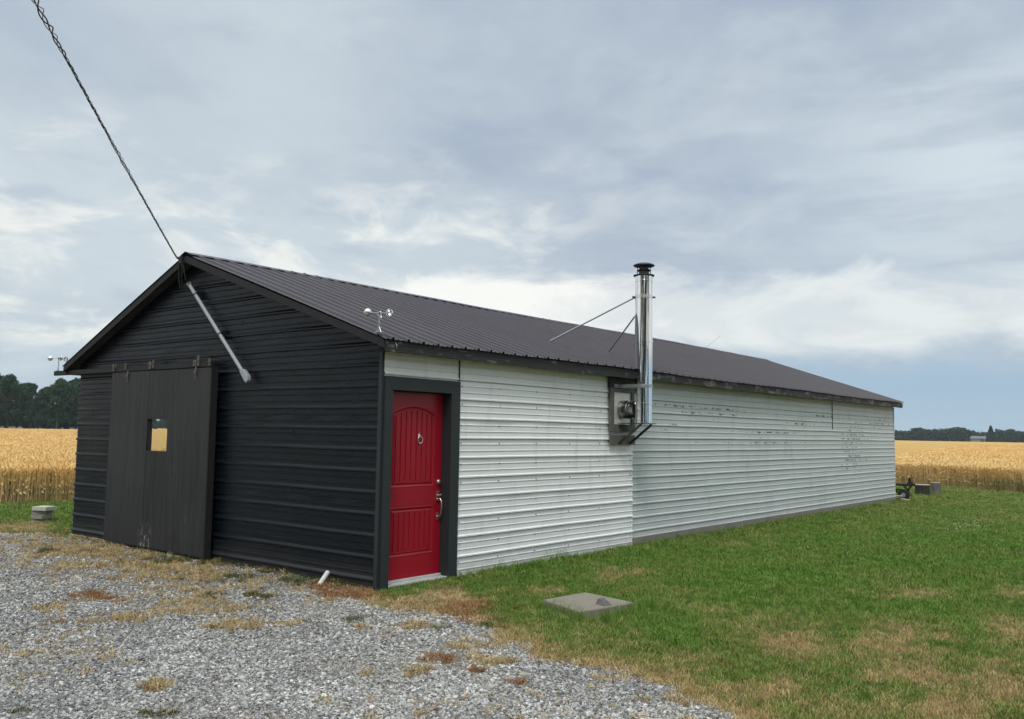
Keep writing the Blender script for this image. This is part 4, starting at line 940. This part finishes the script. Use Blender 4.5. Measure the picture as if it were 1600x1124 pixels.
m = MB(); m.box(.055, .080, cy - .34, cy + .34, 1.515, 1.655); part('bracket_board', m, M_WOODG, CH, bevel=.003)
m = MB(); m.lathe([(CR + .001, 2.345), (CR + .007, 2.347), (CR + .007, 2.393), (CR + .001, 2.395)], (cx, cy, 0), 48)
for s_ in (-1, 1): m.box(.09, cx - .02, cy + s_ * (CR + .014) - .004, cy + s_ * (CR + .014) + .004, 2.345, 2.395)
m.box(.083, .089, cy - .26, cy + .26, 2.345, 2.395); part('wall_band', m, M_GALV, CH)
# timber box frame round the thimble
m = MB(); f0, f1, g0, g1 = cy - .345, cy + .345, 1.70, 2.335
m.box(.045, .082, f0, f0 + .095, g0, g1); m.box(.045, .082, f1 - .095, f1, g0, g1); m.box(.045, .0815, f0 + .096, f1 - .096, g0, g0 + .11); m.box(.045, .0815, f0 + .096, f1 - .096, g1 - .05, g1)
TF = part('thimble_frame', m, M_WOODG, B, bevel=.003)
m = MB(); m.box(.047, .054, f0 + .096, f1 - .096, g0 + .111, g1 - .051); part('flashing_plate', m, M_PLATE, TF)
m = MB(); m.box(.042, .075, f0 - .01, f1 + .02, 2.3355, 2.50); part('upper_dark_panel', m, M_SOFFIT, TF)  # dark panel filling the strip above the frame
# aerial wire on the ridge
m = MB(); m.tube([(-3.66, 14.9, 3.98), (-3.45, 15.3, 4.30)], .006, 6); part('aerial_rod', m, M_GALV, B)

# ------------------------------------------------------------------ cup anemometers
def anemometer(base, h, label, az0):
    e = empty('cup_anemometer', base, label, 'anemometer', 'cup anemometers on the front corners'); bx, by, bz = base
    m = MB(); m.box(bx - .035, bx + .035, by - .03, by + .03, bz, bz + .008); m.tube([(bx, by, bz), (bx, by, bz + h)], .007, 8); m.tube([(bx - .035, by, bz), (bx - .007, by, bz + h * .28)], .005, 6); m.tube([(bx + .035, by, bz), (bx + .007, by, bz + h * .28)], .005, 6); part('mast', m, M_GALV, e, smooth=True)
    m = MB(); m.lathe([(0, -.015), (.016, -.012), (.018, .012), (0, .018)], (bx, by, bz + h), 14); part('hub', m, M_CHROME, e, smooth=True)
    for k in range(3):
        a = az0 + k * 2 * math.pi / 3; ca, sa = math.cos(a), math.sin(a); L = .130; cx_, cy_ = bx + ca * L, by + sa * L; z = bz + h
        m = MB(); m.tube([(bx, by, z), (cx_, cy_, z)], .005, 8); arm = part('arm', m, M_GALV, e, smooth=True)
        tdir = Vector((-sa, ca, 0)); e1 = Vector((ca, sa, 0)); e2 = Vector((0, 0, 1)); m = MB(); n = 20; rad = .041; prof = [(rad * math.sin(q), rad * math.cos(q)) for q in np.linspace(.001, math.pi / 2, 9)] + [(rad * .93 * math.sin(q), rad * .93 * math.cos(q)) for q in np.linspace(math.pi / 2, .001, 9)]
        for r_, z_ in prof:
            for j in range(n): v_ = Vector((cx_, cy_, z)) + tdir * z_ + (e1 * math.cos(6.2832 * j / n) + e2 * math.sin(6.2832 * j / n)) * r_; m.v.append(tuple(v_))
        for i in range(len(prof) - 1):
            for j in range(n): m.f.append((i * n + j, i * n + (j + 1) % n, (i + 1) * n + (j + 1) % n, (i + 1) * n + j))
        part('cup', m, M_CHROME, e, smooth=True)
az_r = math.atan2(cR.y, cR.x)
anemometer((.10, -.17, 2.695), .205, 'chrome three cup anemometer on the roof corner above the red door', az_r + R(-30))
anemometer((-7.33, -.10, 2.516), .20, 'small cup anemometer on the end of the sliding door rail beside the left eave', az_r + math.pi + R(5))

# ------------------------------------------------------------------ loose things
def slab_poly(poly, z0, z1, name, label, cat, mt, tilt=0):
    m = MB(); m.prism(poly[::1], 2, z0, z1); return tag(part(name, m, mt, None, root=(sum(p[0] for p in poly) / len(poly), sum(p[1] for p in poly) / len(poly), z0), bevel=.012 if z1 - z0 > .08 else .003), label, cat)
slab_poly([(1.85, .44), (2.44, .20), (2.58, .93), (1.92, 1.06)], -.03, .072, 'concrete_slab', 'square weathered concrete slab lying in the grass near the red door', 'slab', M_CONC)
m = MB(); m.v = [(2.34, .60, .073), (2.47, .56, .073), (2.50, .66, .073), (2.37, .70, .073), (2.36, .62, .125), (2.44, .61, .105), (2.45, .66, .095), (2.385, .675, .13)]
m.f = [(0, 3, 2, 1), (4, 5, 6, 7), (0, 1, 5, 4), (1, 2, 6, 5), (2, 3, 7, 6), (3, 0, 4, 7)]
tag(part('broken_stone', m, M_STONE, None, root=(2.42, .63, .073), bevel=.006), 'dark broken stone lying on the concrete slab', 'stone')
m = MB(); p0, p1 = Vector((-.66, -.24, -.02)), Vector((-.74, -.05, .10)); m.tube([p0, p1], .027, 18, False); m.tube([p0, p1], .022, 18, False); m.tube([p1, p1 + (p1 - p0).normalized() * .012], [.027, .012], 18)
tag(part('pipe_stub', m, M_PVC, None, root=tuple(p0), smooth=True), 'short white plastic pipe leaning on the foot of the black wall', 'pipe')
pv_names = ['bottom mossy concrete paver of the stack left of the black wall', 'second mossy paver from the bottom of the stack left of the black wall', 'skewed grey paver just under the top one of the stack left of the black wall', 'pale clean concrete paver on top of the stack left of the black wall']
for k in range(4):
    cx_, cy_ = -9.12 + (0, .03, -.03, .035)[k], .58 + (0, -.02, .02, .01)[k]; a = (.12, -.1, .2, .0)[k] + .45; w, d_ = ((.12, .125, .13, .14)[k], (.12, .12, .125, .13)[k]); z0 = -.02 + k * .070
    poly = [(cx_ + math.cos(a) * sx * w - math.sin(a) * sy * d_, cy_ + math.sin(a) * sx * w + math.cos(a) * sy * d_) for sx, sy in ((-1, -1), (1, -1), (1, 1), (-1, 1))]
    o = slab_poly(poly, z0, z0 + .066, 'concrete_paver', pv_names[k], 'paver', M_PAVERT if k == 3 else M_PAVER); o['group'] = 'stacked concrete pavers'
# stumps beyond the far corner
def log_stump(c, r_, h, label, bark, seed):
    rg = random.Random(seed); e = empty('tree_stump', (c[0], c[1], 0), label, 'stump', 'stumps behind the building'); n = 36; m = MB(); prof = [(1.08, -.05), (1.0, .08), (.97, h * .5), (1.0, h)]
    jj = [1 + .05 * math.sin(3 * k * 6.283 / n + seed) + rg.uniform(-.05, .05) for k in range(n)]
    for pr, z in prof:
        for k in range(n): a = 6.2832 * k / n; m.v.append((c[0] + r_ * pr * jj[k] * math.cos(a), c[1] + r_ * pr * jj[k] * math.sin(a), z))
    for i in range(3):
        for k in range(n): m.f.append((i * n + k, i * n + (k + 1) % n, (i + 1) * n + (k + 1) % n, (i + 1) * n + k))
    part('bark', m, bark, e)
    m = MB(); m.v = [(c[0] + r_ * jj[k] * math.cos(6.2832 * k / n), c[1] + r_ * jj[k] * math.sin(6.2832 * k / n), h) for k in range(n)] + [(c[0] + r_ * .92 * jj[k] * math.cos(6.2832 * k / n), c[1] + r_ * .92 * jj[k] * math.sin(6.2832 * k / n), h + .012) for k in range(n)] + [(c[0], c[1], h + .01)]
    m.f = [(k, (k + 1) % n, (k + 1) % n + n, k + n) for k in range(n)] + [(n + k, n + (k + 1) % n, 2 * n) for k in range(n)]; part('sawn_face', m, M_CUT, e)
log_stump((-.21, 22.25), .21, .30, 'dark barked tree stump with pale sawn top nearest the far wall corner', M_BARKD, 3)
log_stump((.03, 22.78), .135, .36, 'taller silvery grey tree stump just right of the dark one', M_BARK, 5)
m = MB(); m.tube([(.08, 22.75, .372), (.085, 22.75, .42)], [.030, .018], 8); tag(part('small_stone', m, M_STONE, None, root=(.08, 22.75, .372)), 'little dark stone sitting on the grey stump', 'stone')
# old garden cart poking out behind the far corner
e = empty('garden_cart', (.05, 19.3, 0), 'black weathered low cart with one wheel behind the far wall corner', 'cart')
m = MB(); m.box(-.55, .30, 19.0, 19.5, .40, .455); part('cart_bed', m, M_DARKW, e, bevel=.008)
m = MB(); m.box(.20, .25, 19.05, 19.45, .4555, .50); m.prism([(.21, .4555), (.30, .4555), (.27, .63), (.22, .60)], 1, 19.1, 19.16); m.box(.2505, .40, 19.06, 19.12, .42, .47); part('upright', m, M_DARKW, e, bevel=.004)
m = MB()
for a in ((-.5, .10), (.05, .24), (.24, .05)): m.tube([(a[0], 19.25, .40), (a[1], 19.25, .12)], .014, 6); m.tube([(a[0], 19.4, .40), (a[1], 19.4, .12)], .014, 6)
m.tube([(-.55, 19.25, .30), (.22, 19.2, .28)], .02, 8); part('axle_frame', m, M_STEELD, e)
m = MB(); n = 28
for k in range(n): pass
m.tube([(.12, 18.98, .16), (.12, 19.05, .16)], .155, 28); part('wheel', m, M_RUBBER, e, bevel=.02)
m = MB(); m.tube([(.12, 18.972, .16), (.12, 18.979, .16)], .06, 16); part('wheel_hub', m, M_GALV, e)
m = MB(); m.box(-.35, .14, 18.74, 18.84, .125, .155); tag(part('timber_plank', m, M_PLANK, None, root=(-.1, 18.79, .125), bevel=.004), 'bleached timber plank lying higher, against the far wall corner', 'plank', 'planks by the far corner')
m = MB(); m.box(-.15, .30, 18.84, 18.94, .00, .05); m.v = [(x_, y_ , z_ + (.06 if x_ < 0 else 0.0)) for x_, y_, z_ in m.v]; tag(part('timber_plank', m, M_PLANK, None, root=(.1, 18.89, 0), bevel=.004), 'bleached timber plank on the grass under the cart wheel', 'plank', 'planks by the far corner')

# ------------------------------------------------------------------ haze: one even body of air round the whole place, sky outside it
hz_ = MB(); hz_.box(-1500, 1500, -1500, 1500, -1.1, 60)
hm = bpy.data.materials.new('pale air'); hm.use_nodes = True; hm.node_tree.nodes.clear(); t = NT(hm.node_tree)
vp = t.n('ShaderNodeVolumePrincipled', ins={'Color': (.80, .88, .96, 1), 'Density': HAZE, 'Anisotropy': .0}); t.nt.links.new(vp.outputs[0], t.n('ShaderNodeOutputMaterial').inputs['Volume'])
tag(part('haze', hz_, hm), kind='stuff')
